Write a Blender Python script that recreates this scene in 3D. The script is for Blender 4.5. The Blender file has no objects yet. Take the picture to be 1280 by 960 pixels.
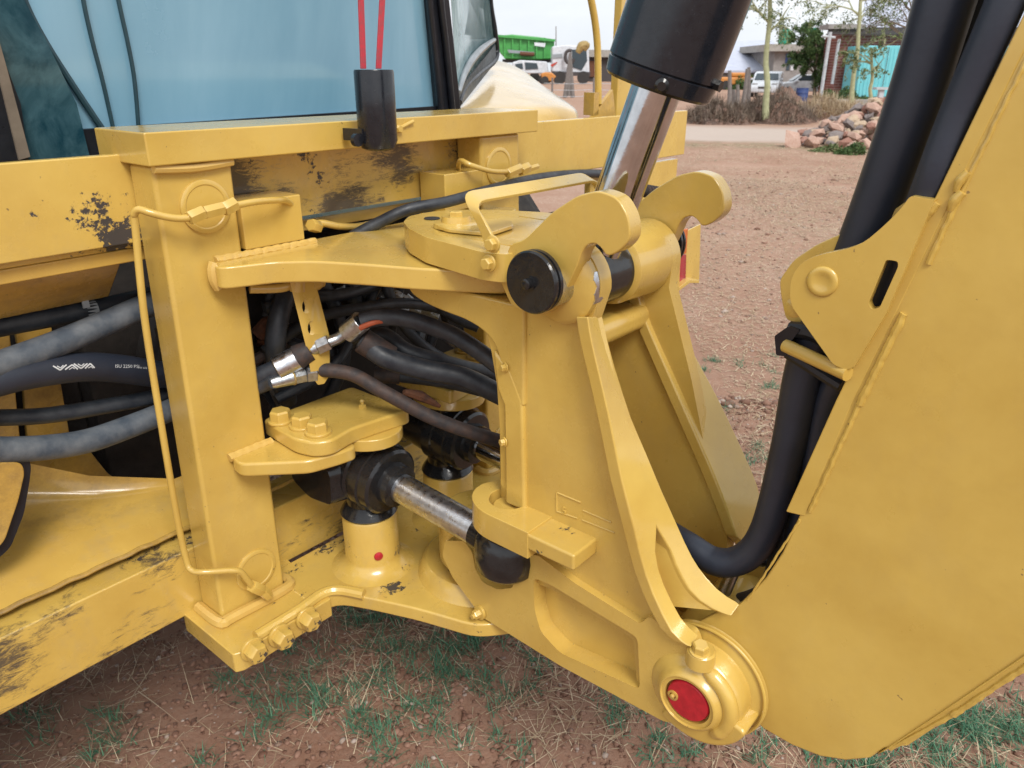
import bpy, bmesh, math, random
import numpy as np
from mathutils import Vector, Matrix, noise
from mathutils.geometry import tessellate_polygon
random.seed(7)
S = bpy.context.scene
COL = S.collection
R = math.radians

# ------------------------------------------------------------------ camera, sky, sun, exposure
FP, PITCH, EYE, YAW = 950.0, R(22.4), 1.65, R(50)
cd = bpy.data.cameras.new('camera'); cam = bpy.data.objects.new('camera', cd); COL.objects.link(cam)
cam.location = (0, 0, EYE); cam.rotation_euler = (R(90) - PITCH, 0, 0)
cd.sensor_width = 36; cd.lens = FP / 1280 * 36; cd.clip_start = 0.05; cd.clip_end = 3000
cd.dof.use_dof = True; cd.dof.focus_distance = 1.25; cd.dof.aperture_fstop = 11
S.camera = cam
S.render.resolution_x = 1024; S.render.resolution_y = 768
S.view_settings.view_transform = 'Standard'; S.view_settings.look = 'None'
S.view_settings.exposure = 0.69; S.view_settings.gamma = 1.0
SUN_EL, SUN_AZ = R(48), R(158)           # azimuth clockwise from +Y: behind the viewer
w = bpy.data.worlds.new('World'); S.world = w; w.use_nodes = True
nt = w.node_tree; nt.nodes.clear()
def WN(t, **k):
    n = nt.nodes.new(t)
    for a, b in k.items(): setattr(n, a, b)
    return n
sky = WN('ShaderNodeTexSky', sky_type='NISHITA', sun_disc=False, sun_elevation=SUN_EL, sun_rotation=SUN_AZ, dust_density=3.0, air_density=1.2)
hs = WN('ShaderNodeHueSaturation'); hs.inputs['Saturation'].default_value = 0.35
tc = WN('ShaderNodeTexCoord'); mp = WN('ShaderNodeMapping'); mp.inputs['Scale'].default_value = (1, 1, 2.6)
nz = WN('ShaderNodeTexNoise'); nz.inputs['Scale'].default_value = 2.2; nz.inputs['Detail'].default_value = 7; nz.inputs['Roughness'].default_value = 0.55
cr = WN('ShaderNodeValToRGB'); cr.color_ramp.elements[0].position = 0.38; cr.color_ramp.elements[0].color = (7.0, 7.4, 7.9, 1)
cr.color_ramp.elements[1].position = 0.66; cr.color_ramp.elements[1].color = (9.0, 9.3, 9.6, 1)
mx = WN('ShaderNodeMix', data_type='RGBA'); mx.inputs[0].default_value = 0.82
bg = WN('ShaderNodeBackground'); bg.inputs['Strength'].default_value = 0.088; wo = WN('ShaderNodeOutputWorld')
L = nt.links.new
L(sky.outputs[0], hs.inputs['Color']); L(tc.outputs['Generated'], mp.inputs[0]); L(mp.outputs[0], nz.inputs['Vector'])
L(nz.outputs['Fac'], cr.inputs[0]); L(hs.outputs[0], mx.inputs[6]); L(cr.outputs[0], mx.inputs[7])
L(mx.outputs[2], bg.inputs['Color']); L(bg.outputs[0], wo.inputs[0])
sd = bpy.data.lights.new('sun', 'SUN'); sd.energy = 1.7; sd.angle = R(22); sd.color = (1, .96, .9)
sun = bpy.data.objects.new('sun', sd); COL.objects.link(sun)
_d = Vector((math.sin(SUN_AZ) * math.cos(SUN_EL), math.cos(SUN_AZ) * math.cos(SUN_EL), math.sin(SUN_EL)))
sun.rotation_euler = _d.to_track_quat('Z', 'Y').to_euler(); sun.location = (0, 0, 30)

# ------------------------------------------------------------------ measuring rays: where a sight line meets a plane of the machine
CT, ST = math.cos(YAW), math.sin(YAW)
def _ray(x, y):
    a, b = x - 640, 480 - y
    return a, FP * math.cos(PITCH) + b * math.sin(PITCH), -FP * math.sin(PITCH) + b * math.cos(PITCH)
def pm(x, y, U=None, V=None, Z=None):
    X, Y, Q = _ray(x, y); u, v = X * CT + Y * ST, -X * ST + Y * CT
    s = U / u if U is not None else V / v if V is not None else (Z - EYE) / Q
    return Vector((u * s, v * s, EYE + Q * s))
def pms(l, **k): return [pm(*p, **k) for p in l]
def pw(x, y, Z=0.0, Y=None):
    a, b, c = _ray(x, y); s = Y / b if Y is not None else (Z - EYE) / c
    return Vector((a * s, b * s, EYE + c * s))

# ------------------------------------------------------------------ materials
MATS = {}
class NT:
    def __init__(s, name):
        s.m = bpy.data.materials.new(name); s.m.use_nodes = True; s.t = s.m.node_tree; s.t.nodes.clear()
        s.b = s.n('ShaderNodeBsdfPrincipled'); o = s.n('ShaderNodeOutputMaterial'); s.l(s.b.outputs[0], o.inputs[0]); s.out = o
        s.tc = s.n('ShaderNodeTexCoord'); MATS[name] = s.m
    def n(s, t, **k):
        n = s.t.nodes.new(t)
        for a, b in k.items(): setattr(n, a, b)
        return n
    def l(s, a, b): s.t.links.new(a, b)
    def noise(s, sc, det=4, rough=.55, scale=(1, 1, 1), dist=0, off=0):
        m = s.n('ShaderNodeMapping'); m.inputs['Scale'].default_value = scale; m.inputs['Location'].default_value = (off, off * .7, off * .3)
        s.l(s.tc.outputs['Object'], m.inputs[0]); n = s.n('ShaderNodeTexNoise'); s.l(m.outputs[0], n.inputs['Vector'])
        n.inputs['Scale'].default_value = sc; n.inputs['Detail'].default_value = det; n.inputs['Roughness'].default_value = rough; n.inputs['Distortion'].default_value = dist
        return n.outputs['Fac']
    def ramp(s, f, *st):
        r = s.n('ShaderNodeValToRGB'); e = r.color_ramp.elements
        while len(e) < len(st): e.new(.5)
        for i, (p, c) in enumerate(st):
            e[i].position = p; e[i].color = (c if isinstance(c, tuple) else (c, c, c)) + (1,)
        s.l(f, r.inputs[0]); return r.outputs[0]
    def mix(s, f, a, b):
        m = s.n('ShaderNodeMix', data_type='RGBA')
        for v, i in ((f, 0), (a, 6), (b, 7)):
            if isinstance(v, (int, float)): m.inputs[i].default_value = v
            elif isinstance(v, tuple): m.inputs[i].default_value = v + (1,)
            else: s.l(v, m.inputs[i])
        return m.outputs[2]
    def math(s, op, a, b=0.5):
        m = s.n('ShaderNodeMath', operation=op)
        for v, i in ((a, 0), (b, 1)):
            if isinstance(v, (int, float)): m.inputs[i].default_value = v
            else: s.l(v, m.inputs[i])
        return m.outputs[0]
    def set(s, **k):
        for a, v in k.items():
            i = s.b.inputs[a.replace('_', ' ')]
            if isinstance(v, (int, float)): i.default_value = v
            elif isinstance(v, tuple): i.default_value = v + (1,)
            else: s.l(v, i)
        return s
    def bump(s, h, st=.3, d=.002, prev=None):
        b = s.n('ShaderNodeBump'); b.inputs['Strength'].default_value = st; b.inputs['Distance'].default_value = d
        s.l(h, b.inputs['Height'])
        if prev: s.l(prev, b.inputs['Normal'])
        s.l(b.outputs[0], s.b.inputs['Normal']); return b.outputs[0]
def paint(name, col, chips=0.0, scr=0.0, rough=.25, dirt=.18, off=0, stain=0.0):
    k = NT(name)
    dk = tuple(c * q for c, q in zip(col, (.80, .74, .62)))
    c = k.mix(k.ramp(k.noise(5, 5, .6, off=off), (.3, 0.), (.75, 1.)), col, dk)
    dust = (.36, .27, .16)
    dm = k.math('MULTIPLY', k.ramp(k.noise(16, 8, .7, (1, 1, .6), off=off + 3), (.5, 0.), (.8, 1.)), dirt)
    c = k.mix(dm, c, dust)
    if stain:
        sm = k.math('MULTIPLY', k.ramp(k.math('ADD', k.math('MULTIPLY', k.noise(2.6, 4, .5, (.5, 1.6, 1.6), .4, off=off + 6), .8), k.math('MULTIPLY', k.noise(60, 6, .8, off=off), .25)), (.50, 0.), (.68, 1.)), stain)
        c = k.mix(sm, c, (.13, .075, .035))
    sp = k.ramp(k.noise(85, 2, .5, off=off + 8), (.765, 0.), (.78, .75)); c = k.mix(sp, c, (.16, .10, .05))
    r = k.ramp(k.noise(9, 6, .6, off=off + 1), (.3, rough - .06), (.7, rough + .12))
    prev = k.bump(k.noise(55, 3, .5, off=off), .10, .003); prev = k.bump(k.noise(7, 3, .5, off=off), .12, .010, prev)
    if chips:
        reg = k.noise(7, 3, .5, off=off + 9); fine = k.noise(70, 8, .75, (1, 1, 1.1), .2, off=off + 5)
        mk = k.ramp(k.math('ADD', k.math('MULTIPLY', reg, .75), k.math('MULTIPLY', fine, .5)), (.80 - chips * .2, 0.), (.815 - chips * .2, 1.))
        c = k.mix(mk, c, (.045, .04, .04)); r = k.mix(mk, r, (.6, .6, .6)); k.bump(mk, .5, -.0015, prev)
    if scr:
        reg = k.noise(5, 3, .5, (1, 1, 1.2), off=off + 2); fine = k.noise(34, 10, .85, (.8, .8, 2.6), .6, off=off + 7)
        mk = k.ramp(k.math('ADD', k.math('MULTIPLY', reg, .8), k.math('MULTIPLY', fine, .6)), (.78 - scr * .2, 0.), (.86 - scr * .2, .92))
        c = k.mix(mk, c, (.06, .045, .035)); r = k.mix(mk, r, (.7, .7, .7))
    k.set(Base_Color=c, Roughness=r); k.b.inputs['Coat Weight'].default_value = .65; k.b.inputs['Coat Roughness'].default_value = .13
    return k.m
YEL = (.65, .445, .105)
paint('yellow', YEL); paint('yellow_chipped', YEL, chips=.22, dirt=.4, off=4); paint('yellow_worn', YEL, scr=.45, chips=.2, dirt=.5, off=0)
paint('yellow_rail', YEL, chips=.44, dirt=.3, off=31); paint('yellow_scratched', YEL, scr=.32, chips=.15, dirt=.4, off=11)
paint('yellow_boom', (.62, .425, .095), dirt=.10, rough=.30, off=17); paint('yellow_weld', (.68, .46, .13), dirt=.2, rough=.3)
paint('yellow_dirty', (.62, .40, .09), dirt=.45, stain=.8, off=21); paint('yellow_fender', (.70, .50, .19), dirt=.0, rough=.2)
def simple(name, col, rough=.5, metal=0., var=.3, sc=20, bump=.1, bs=60, spec=None, col2=None, bd=.003):
    k = NT(name); c2 = col2 or tuple(c * (1 - var) for c in col)
    k.set(Base_Color=k.mix(k.ramp(k.noise(sc, 6, .6), (.35, 0.), (.7, 1.)), col, c2), Metallic=metal,
          Roughness=k.ramp(k.noise(sc * 1.7, 5, .6, off=5), (.3, max(rough - .08, .02)), (.7, rough + .1)))
    if bump: k.bump(k.noise(bs, 4, .6), bump, bd)
    if spec is not None: k.b.inputs['Specular IOR Level'].default_value = spec
    return k.m
simple('black_paint', (.012, .012, .013), .16, bump=.18, bs=45, sc=30, col2=(.02, .02, .021), bd=.004)
simple('black_barrel', (.010, .012, .017), .20, bump=.04, bs=30, col2=(.016, .017, .022), sc=60)
simple('chrome', (.62, .62, .63), .09, 1., .25, 30, .02, 200)
simple('steel_scratched', (.66, .68, .72), .30, 1., .35, 60, .12, 90)
simple('zinc', (.55, .58, .60), .32, 1., .4, 80, .1, 120)
simple('rubber', (.014, .018, .026), .48, bump=.15, bs=120, sc=30, col2=(.045, .05, .058))
simple('rubber_dusty', (.055, .072, .095), .6, bump=.3, bs=90, sc=26, col2=(.15, .165, .18))
simple('rubber_sleeve', (.015, .020, .034), .46, bump=.14, bs=70, sc=9, col2=(.026, .032, .048))
simple('rubber_rusty', (.024, .022, .024), .65, bump=.4, bs=80, sc=40, col2=(.075, .042, .03))
simple('rust', (.17, .065, .03), .85, bump=.5, bs=100, sc=60, col2=(.06, .03, .02))
simple('grime', (.012, .010, .009), .8, bump=.25, bs=40, sc=20, col2=(.03, .024, .02), bd=.01)
simple('tyre', (.016, .016, .018), .75, bump=.4, bs=50, sc=30, col2=(.05, .045, .04))
simple('red_paint', (.50, .018, .03), .38, bump=.2, bs=80, sc=60)
simple('red_strap', (.50, .03, .05), .55, bump=.3, bs=300, sc=90, col2=(.30, .06, .07))
simple('orange_sheath', (.45, .10, .04), .6); simple('silver_tape', (.45, .47, .48), .4)
simple('white_print', (.62, .64, .65), .6, bump=0); simple('black_rubber_seal', (.012, .014, .02), .35)
simple('dark_teal', (.02, .06, .08), .4); simple('grey_trim', (.30, .33, .36), .35); simple('lens_red', (.42, .01, .03), .15, bump=0); simple('lens_orange', (.75, .17, .02), .15, bump=0)
# window: dusty tinted film, half mirror of the sky
k = NT('cab_glass'); f = k.ramp(k.noise(2.2, 6, .6, (1, 1, .25), .6), (.3, 0.), (.72, 1.))
k.set(Base_Color=k.mix(f, (.13, .31, .44), (.27, .48, .62)), Roughness=k.ramp(k.noise(4, 6, .6), (.3, .08), (.7, .28)), Specular_IOR_Level=.8)
k.b.inputs['Coat Weight'].default_value = .5; k.b.inputs['Coat Roughness'].default_value = .06
k = NT('glass_dark_reflection'); f = k.ramp(k.noise(9, 6, .65, (1, 1, 1), 1.5), (.35, 0.), (.75, 1.))  # dark teal that paints the reflected dark shape in the window
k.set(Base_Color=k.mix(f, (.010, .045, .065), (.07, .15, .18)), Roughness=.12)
k = NT('corner_glass'); f = k.ramp(k.noise(8, 8, .65, (1, 1, 1), 1.5), (.35, 0.), (.75, 1.))
k.set(Base_Color=k.mix(f, (.10, .20, .22), (.38, .52, .55)), Roughness=.12)
# ground
k = NT('soil')
big = k.ramp(k.noise(.55, 6, .6), (.35, 0.), (.65, 1.)); mid = k.noise(9, 8, .7); fine = k.noise(70, 6, .75)
c = k.mix(big, (.24, .120, .075), (.33, .20, .14)); c = k.mix(k.ramp(mid, (.35, 0.), (.7, 1.)), c, (.27, .155, .110))
c = k.mix(k.math('MULTIPLY', k.ramp(fine, (.45, 0.), (.75, 1.)), .6), c, (.33, .23, .17))
c = k.mix(k.ramp(k.noise(130, 4, .7, off=9), (.26, 1.), (.36, 0.)), c, (.07, .035, .022))
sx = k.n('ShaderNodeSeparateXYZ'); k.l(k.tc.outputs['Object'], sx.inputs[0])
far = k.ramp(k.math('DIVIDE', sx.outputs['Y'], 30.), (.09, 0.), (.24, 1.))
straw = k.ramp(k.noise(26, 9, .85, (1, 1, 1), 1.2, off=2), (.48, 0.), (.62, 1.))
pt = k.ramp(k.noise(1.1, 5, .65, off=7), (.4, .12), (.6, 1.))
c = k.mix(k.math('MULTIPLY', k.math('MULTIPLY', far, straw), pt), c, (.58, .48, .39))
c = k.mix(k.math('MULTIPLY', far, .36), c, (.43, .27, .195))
# pale dirt track across the yard, and grass verge beside it
trk = k.math('ADD', sx.outputs['Y'], k.math('MULTIPLY', sx.outputs['X'], .28)); trk = k.math('ADD', trk, k.math('MULTIPLY', k.noise(.5, 4, .6, off=4), 1.6))
tm = k.ramp(k.math('DIVIDE', trk, 60.), (.365, 0.), (.385, 1.), (.455, 1.), (.49, 0.))
c = k.mix(k.math('MULTIPLY', tm, .85), c, (.47, .40, .35))
vm = k.ramp(k.math('DIVIDE', trk, 60.), (.33, 0.), (.35, 1.), (.362, 1.), (.38, 0.))
c = k.mix(k.math('MULTIPLY', k.math('MULTIPLY', vm, .7), k.ramp(k.noise(3, 6, .7, off=8), (.4, 0.), (.6, 1.))), c, (.15, .17, .09))
k.set(Base_Color=c, Roughness=.95, Specular_IOR_Level=.15)
p_ = k.bump(k.noise(120, 6, .7), .5, .006); k.bump(mid, .6, .03, p_)
def leafmat(name, a, b):
    k = NT(name); oi = k.n('ShaderNodeAttribute', attribute_name='tint')
    k.set(Base_Color=k.mix(oi.outputs['Fac'], a, b), Roughness=.65, Specular_IOR_Level=.25); return k.m
leafmat('grass_blade', (.035, .13, .075), (.12, .24, .14)); leafmat('straw', (.30, .21, .12), (.58, .47, .33))
leafmat('pebble', (.20, .13, .10), (.42, .34, .29)); leafmat('clod', (.15, .075, .05), (.27, .155, .11))
leafmat('acacia_leaf', (.06, .10, .035), (.17, .20, .08)); leafmat('bush_leaf', (.03, .075, .02), (.10, .15, .05)); leafmat('brush', (.10, .075, .06), (.27, .21, .16))
simple('fever_bark', (.40, .41, .24), .8, sc=8, col2=(.28, .29, .16), bs=20, bd=.02); simple('bark_grey', (.20, .16, .12), .9)
for n_, a_, b_ in (('stone_pink', (.42, .25, .19), (.50, .36, .29)), ('stone_grey', (.17, .14, .13), (.26, .22, .21)), ('stone_tan', (.42, .30, .20), (.50, .40, .30)), ('stone_red', (.27, .13, .10), (.36, .20, .15))):
    simple(n_, a_, .9, sc=6, col2=b_, bump=.5, bs=14, bd=.03)
simple('concrete', (.36, .34, .31), .9, sc=3); simple('roof_metal', (.42, .45, .56), .45, sc=1.5, col2=(.50, .53, .62)); simple('roof_dark', (.07, .06, .06), .8)
simple('teal_paint', (.13, .50, .56), .6, sc=2, col2=(.20, .58, .64)); simple('white_paint', (.72, .74, .78), .35, sc=3); simple('wall_grey', (.30, .28, .27), .9, sc=2)
simple('blue_plastic', (.03, .06, .20), .5); simple('red_plastic', (.50, .06, .04), .5); simple('tank_green', (.0, .26, .16), .5, sc=2); simple('galv', (.50, .53, .56), .5, sc=4)
simple('car_white', (.66, .69, .74), .22, sc=3, bump=0); simple('car_glass', (.05, .07, .085), .08, bump=0); simple('green_machine', (.07, .36, .08), .4, sc=3)
simple('old_wood', (.20, .18, .17), .9, sc=8); simple('machine_orange', (.60, .24, .05), .5); simple('mud_heap', (.24, .14, .10), .95, sc=4, col2=(.17, .12, .10), bump=.8, bs=6, bd=.2)
simple('ochre_metal', (.38, .27, .10), .7, sc=6)
k = NT('brick_wall'); bt = k.n('ShaderNodeTexBrick'); mpn = k.n('ShaderNodeMapping'); mpn.inputs['Rotation'].default_value = (R(90), 0, 0)
k.l(k.tc.outputs['Object'], mpn.inputs[0]); k.l(mpn.outputs[0], bt.inputs['Vector']); bt.inputs['Scale'].default_value = 1.0; bt.inputs['Brick Width'].default_value = .46; bt.inputs['Row Height'].default_value = .16; bt.inputs['Mortar Size'].default_value = .02
bt.inputs['Color1'].default_value = (.26, .085, .065, 1); bt.inputs['Color2'].default_value = (.18, .06, .05, 1); bt.inputs['Mortar'].default_value = (.33, .22, .19, 1)
k.set(Base_Color=bt.outputs['Color'], Roughness=.9)

# ------------------------------------------------------------------ mesh building
class M:
    def __init__(s): s.v = []; s.f = []
    def add(s, v, f):
        o = len(s.v); s.v += [Vector(p) for p in v]; s.f += [tuple(i + o for i in q) for q in f]; return s
    def box(s, a, b, c, d, e, g):
        v = [(x, y, z) for x in (a, b) for y in (c, d) for z in (e, g)]
        return s.add(v, [(0, 1, 3, 2), (4, 6, 7, 5), (0, 4, 5, 1), (2, 3, 7, 6), (0, 2, 6, 4), (1, 5, 7, 3)])
    def prism(s, pts, vec, holes=()):
        vec = Vector(vec); loops = [list(pts)] + [list(h) for h in holes]; flat = [p for l in loops for p in l]; n = len(flat)
        v = flat + [p + vec for p in flat]
        if len(loops) == 1: f = [tuple(range(n)), tuple(range(2 * n - 1, n - 1, -1))]
        else:
            tr = tessellate_polygon(loops); f = [tuple(t) for t in tr] + [tuple(i + n for i in reversed(t)) for t in tr]
        o = 0
        for l in loops:
            m = len(l)
            for i in range(m): a, b = o + i, o + (i + 1) % m; f.append((a, b, b + n, a + n))
            o += m
        return s.add(v, f)
    def lathe(s, a, axis, prof, n=32):
        a = Vector(a); ax = Vector(axis).normalized(); t = ax.orthogonal().normalized(); u = ax.cross(t); v = []; f = []
        for h, r in prof:
            for i in range(n):
                q = 2 * math.pi * i / n; v.append(a + ax * h + (t * math.cos(q) + u * math.sin(q)) * max(r, 1e-5))
        for j in range(len(prof) - 1):
            for i in range(n): k_ = (i + 1) % n; f.append((j * n + i, j * n + k_, j * n + n + k_, j * n + n + i))
        f.append(tuple(range(n - 1, -1, -1))); f.append(tuple(range((len(prof) - 1) * n, len(prof) * n)))
        return s.add(v, f)
    def cyl(s, a, b, r, r2=None, n=32, ch=0.0):
        a = Vector(a); b = Vector(b); d = (b - a).length; r2 = r if r2 is None else r2
        return s.lathe(a, b - a, [(0, r - ch), (ch, r), (d - ch, r2), (d, r2 - ch)] if ch else [(0, r), (d, r2)], n)
    def tube(s, pts, r, n=14, sub=6, cap=True):
        pts = [Vector(p) for p in pts]; rs = r if isinstance(r, (list, tuple)) else [r] * len(pts); P = []; Q = []
        for i in range(len(pts) - 1):
            a = pts[max(i - 1, 0)]; b = pts[i]; c = pts[i + 1]; d = pts[min(i + 2, len(pts) - 1)]
            for j in range(sub):
                t = j / sub
                P.append(.5 * ((2 * b) + (c - a) * t + (2 * a - 5 * b + 4 * c - d) * t * t + (-a + 3 * b - 3 * c + d) * t ** 3)); Q.append(rs[i] * (1 - t) + rs[i + 1] * t)
        P.append(pts[-1]); Q.append(rs[-1]); up = None; v = []; f = []
        for i, p in enumerate(P):
            t = (P[min(i + 1, len(P) - 1)] - P[max(i - 1, 0)]).normalized()
            up = (t.orthogonal() if up is None else up - t * up.dot(t)).normalized(); q = t.cross(up)
            for k_ in range(n): a = 2 * math.pi * k_ / n; v.append(p + (up * math.cos(a) + q * math.sin(a)) * Q[i])
        for i in range(len(P) - 1):
            for k_ in range(n): e = (k_ + 1) % n; f.append((i * n + k_, i * n + e, i * n + n + e, i * n + n + k_))
        if cap: f += [tuple(range(n - 1, -1, -1)), tuple(range((len(P) - 1) * n, len(P) * n))]
        return s.add(v, f)
    def loft(s, A, B, off):
        off = Vector(off); n = len(A); v = list(A) + list(B) + [p + off for p in A] + [p + off for p in B]; f = []
        for i in range(n - 1):
            f += [(i, i + 1, n + i + 1, n + i), (2 * n + i, 3 * n + i, 3 * n + i + 1, 2 * n + i + 1), (i, 2 * n + i, 2 * n + i + 1, i + 1), (n + i, n + i + 1, 3 * n + i + 1, 3 * n + i)]
        f += [(0, n, 3 * n, 2 * n), (n - 1, 3 * n - 1, 4 * n - 1, 2 * n - 1)]
        return s.add(v, f)
    def hexbolt(s, p, axis, r, h, wr=None, wh=.004):
        ax = Vector(axis).normalized(); p = Vector(p)
        if wr: s.lathe(p, ax, [(0, wr), (wh, wr), (wh + .0005, wr - .001)], 24); p = p + ax * wh
        s.lathe(p, ax, [(0, r), (h * .82, r), (h, r * .84)], 6); return s
ABS = {}
def ob(name, m, mat, parent=None, bevel=0.0, seg=2, label=None, rot=None, sharp=35, abs_loc=None):
    me = bpy.data.meshes.new(name)
    vs = np.array([tuple(v) for v in m.v]); c = Vector(abs_loc) if abs_loc is not None else Vector((vs.min(0) + vs.max(0)) / 2)
    me.from_pydata([tuple(v - c) for v in m.v], [], m.f)
    bm = bmesh.new(); bm.from_mesh(me); bmesh.ops.recalc_face_normals(bm, faces=bm.faces)
    for f in bm.faces: f.smooth = True
    if not bevel:
        for e in bm.edges:
            if len(e.link_faces) == 2 and e.calc_face_angle(0) > R(sharp): e.smooth = False
    bm.to_mesh(me); bm.free(); me.materials.append(MATS[mat] if isinstance(mat, str) else mat)
    o = bpy.data.objects.new(name, me); COL.objects.link(o)
    ABS[o.name] = c
    if parent is not None: o.parent = parent; o.location = c - ABS[parent.name]
    else: o.location = c
    if bevel:
        b = o.modifiers.new('edge', 'BEVEL'); b.width = bevel; b.segments = seg; b.limit_method = 'ANGLE'; b.angle_limit = R(33); b.harden_normals = True
    if label: o['label'] = label
    return o
def cp(o, c, parent=None, label=None):
    n = o.copy(); COL.objects.link(n); parent = parent or o.parent; n.parent = parent; ABS[n.name] = Vector(c)
    n.location = Vector(c) - ABS[parent.name]
    if label: n['label'] = label
    return n
def tag(o, label, cat=None, group=None, kind=None):
    if label: o['label'] = label
    if cat: o['category'] = cat
    if group: o['group'] = group
    if kind: o['kind'] = kind
    return o
def empty(name, loc, rz=0.0):
    o = bpy.data.objects.new(name, None); COL.objects.link(o); o.location = loc; o.rotation_euler = (0, 0, rz); o.empty_display_size = .2; ABS[o.name] = Vector(loc); return o
def rnd(pts, r, seg=4, closed=True):
    out = []; n = len(pts)
    for i, b in enumerate(pts):
        rr = r[i] if isinstance(r, (list, tuple)) else r
        if not closed and i in (0, n - 1) or rr <= 0: out.append(b.copy()); continue
        a, c = pts[i - 1], pts[(i + 1) % n]; d1, d2 = a - b, c - b; k1 = min(rr, d1.length * .48); k2 = min(rr, d2.length * .48)
        p, q = b + d1.normalized() * k1, b + d2.normalized() * k2
        for j in range(seg + 1): t = j / seg; out.append(p * (1 - t) ** 2 + b * 2 * t * (1 - t) + q * t * t)
    return out
def mir(l): return [Vector((2.14 - p.x, p.y, p.z)) for p in l]
def VZ(l, U): return [Vector((U, v, z)) for v, z in l]
V3 = Vector

# ------------------------------------------------------------------ THE BACKHOE LOADER (machine axes: U along the rear frame, V towards the cab, Z up)
mo = V3((1.08, 1.9, 0)); root = empty('backhoe_loader', (mo.x * CT - mo.y * ST, mo.x * ST + mo.y * CT, 0), YAW); ABS[root.name] = mo
tag(root, 'yellow backhoe loader filling the view with its rear frame, swing tower and boom', 'backhoe')
def part(name, m, mat, **k): return ob(name, m, mat, k.pop('parent', root), **k)
Y = 'yellow'
# --- rear frame rails
ur = part('upper_rail', M().box(.66, 1.47, 1.352, 1.372, 1.372, 1.521), 'yellow_worn', label='middle length of the upper rail, scuffed black')
part('upper_rail', M().box(-.6, .659, 1.352, 1.372, 1.372, 1.521).box(-.6, .659, 1.3722, 1.42, 1.36, 1.371), 'yellow_rail', bevel=.003, label='left length of the upper rail with a few chips')
part('upper_rail', M().box(1.471, 2.575, 1.352, 1.372, 1.372, 1.521), Y, bevel=.003, label='clean right length of the upper rail')
part('rail_lip', M().box(-.6, 1.38, 1.375, 1.56, 1.335, 1.3595).prism([V3((-.6, 1.41, 1.334)), V3((-.6, 1.50, 1.249)), V3((-.6, 1.53, 1.249)), V3((-.6, 1.53, 1.334))], (1.185, 0, 0)), 'yellow_dirty', bevel=.003)
rb = pms([(735, 243), (862, 213), (848, 236), (846, 300), (735, 330)], V=1.36)
part('frame_end_plate', M().box(2.0, 2.55, 1.362, 1.385, .55, 1.3585).box(1.62, 1.70, 1.40, 1.46, .55, 1.35), Y, bevel=.003)
lr = part('lower_rail', M().box(-.8, 2.4, 1.352, 1.47, .592, .742), 'yellow_scratched', bevel=.004, label='lower frame rail with long dark scratches')
part('weld_bead', M().tube([V3((u, 1.398 + .0008 * math.sin(u * 140), .762 + .001 * math.sin(u * 90))) for u in np.arange(-.8, 2.3, .012)], .005, 8, 2), 'yellow_dirty', parent=lr)
# --- stabiliser shelf and inner panel behind the hoses
A = [V3((u, 1.40, .768)) for u in (-.8, .2, .56, .75)]
sh = M(); rows = [[V3((u, v, z)) for u in np.linspace(-.8, .80, 12)] for v, z in ((1.40, .765), (1.46, .785), (1.60, .815), (1.68, .83), (1.715, .85), (1.735, .89), (1.74, .95))]

for r in rows[2:]:
    for p in r:
        kf = min(1., max(0., (.60 - p.x) / .28)); p.y = 1.46 + (p.y - 1.46) * (.25 + .75 * kf); p.z = .785 + (p.z - .785) * (.15 + .85 * kf)
vv = [p for r in rows for p in r]; ff = [(i * 12 + j, i * 12 + j + 1, i * 12 + j + 13, i * 12 + j + 12) for i in range(6) for j in range(11)]
cut = pms([(-300, 420), (-300, 720), (33, 690), (112, 612), (170, 608), (140, 592), (112, 563), (92, 560), (75, 430)], V=1.735)
sh.add(vv, ff); part('side_panel', sh, 'yellow_dirty', sharp=50, label='curved inner side panel with a brown dust streak')
pn = pms([(38, 700), (30, 640), (36, 574), (28, 470), (22, 430), (5, 330), (52, 330), (68, 430), (90, 560), (112, 563), (135, 592), (165, 612), (230, 625), (230, 700)], V=1.745)
part('side_panel', M().prism(rnd(pn, .01), (0, .012, 0)), 'yellow_dirty', bevel=.002)
part('rear_panel', M().prism(rnd(pms([(-260, 330), (3, 330), (14, 430), (28, 575), (30, 600), (-260, 640)], V=1.70), .01), (0, .012, 0)), 'yellow_dirty', bevel=.003)
p2 = pms([(-460, 572), (27, 578), (32, 590), (24, 625), (6, 678), (-20, 700), (-460, 760)], V=1.415)
p3 = pms([(-460, 574), (37, 574), (39, 584), (37, 602), (30, 642), (13, 685), (-14, 708), (-460, 790)], V=1.43)
ad = part('access_door', M().prism(rnd(p2, .012), (0, .010, 0)), 'yellow_dirty', bevel=.003, label='rounded access panel at the far left with a black gap')
ob('dark_gap', M().prism(rnd(p3, .012), (0, .006, 0)), 'black_rubber_seal', ad)  # black sheet behind the panel, standing for the shade in its gap
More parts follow.
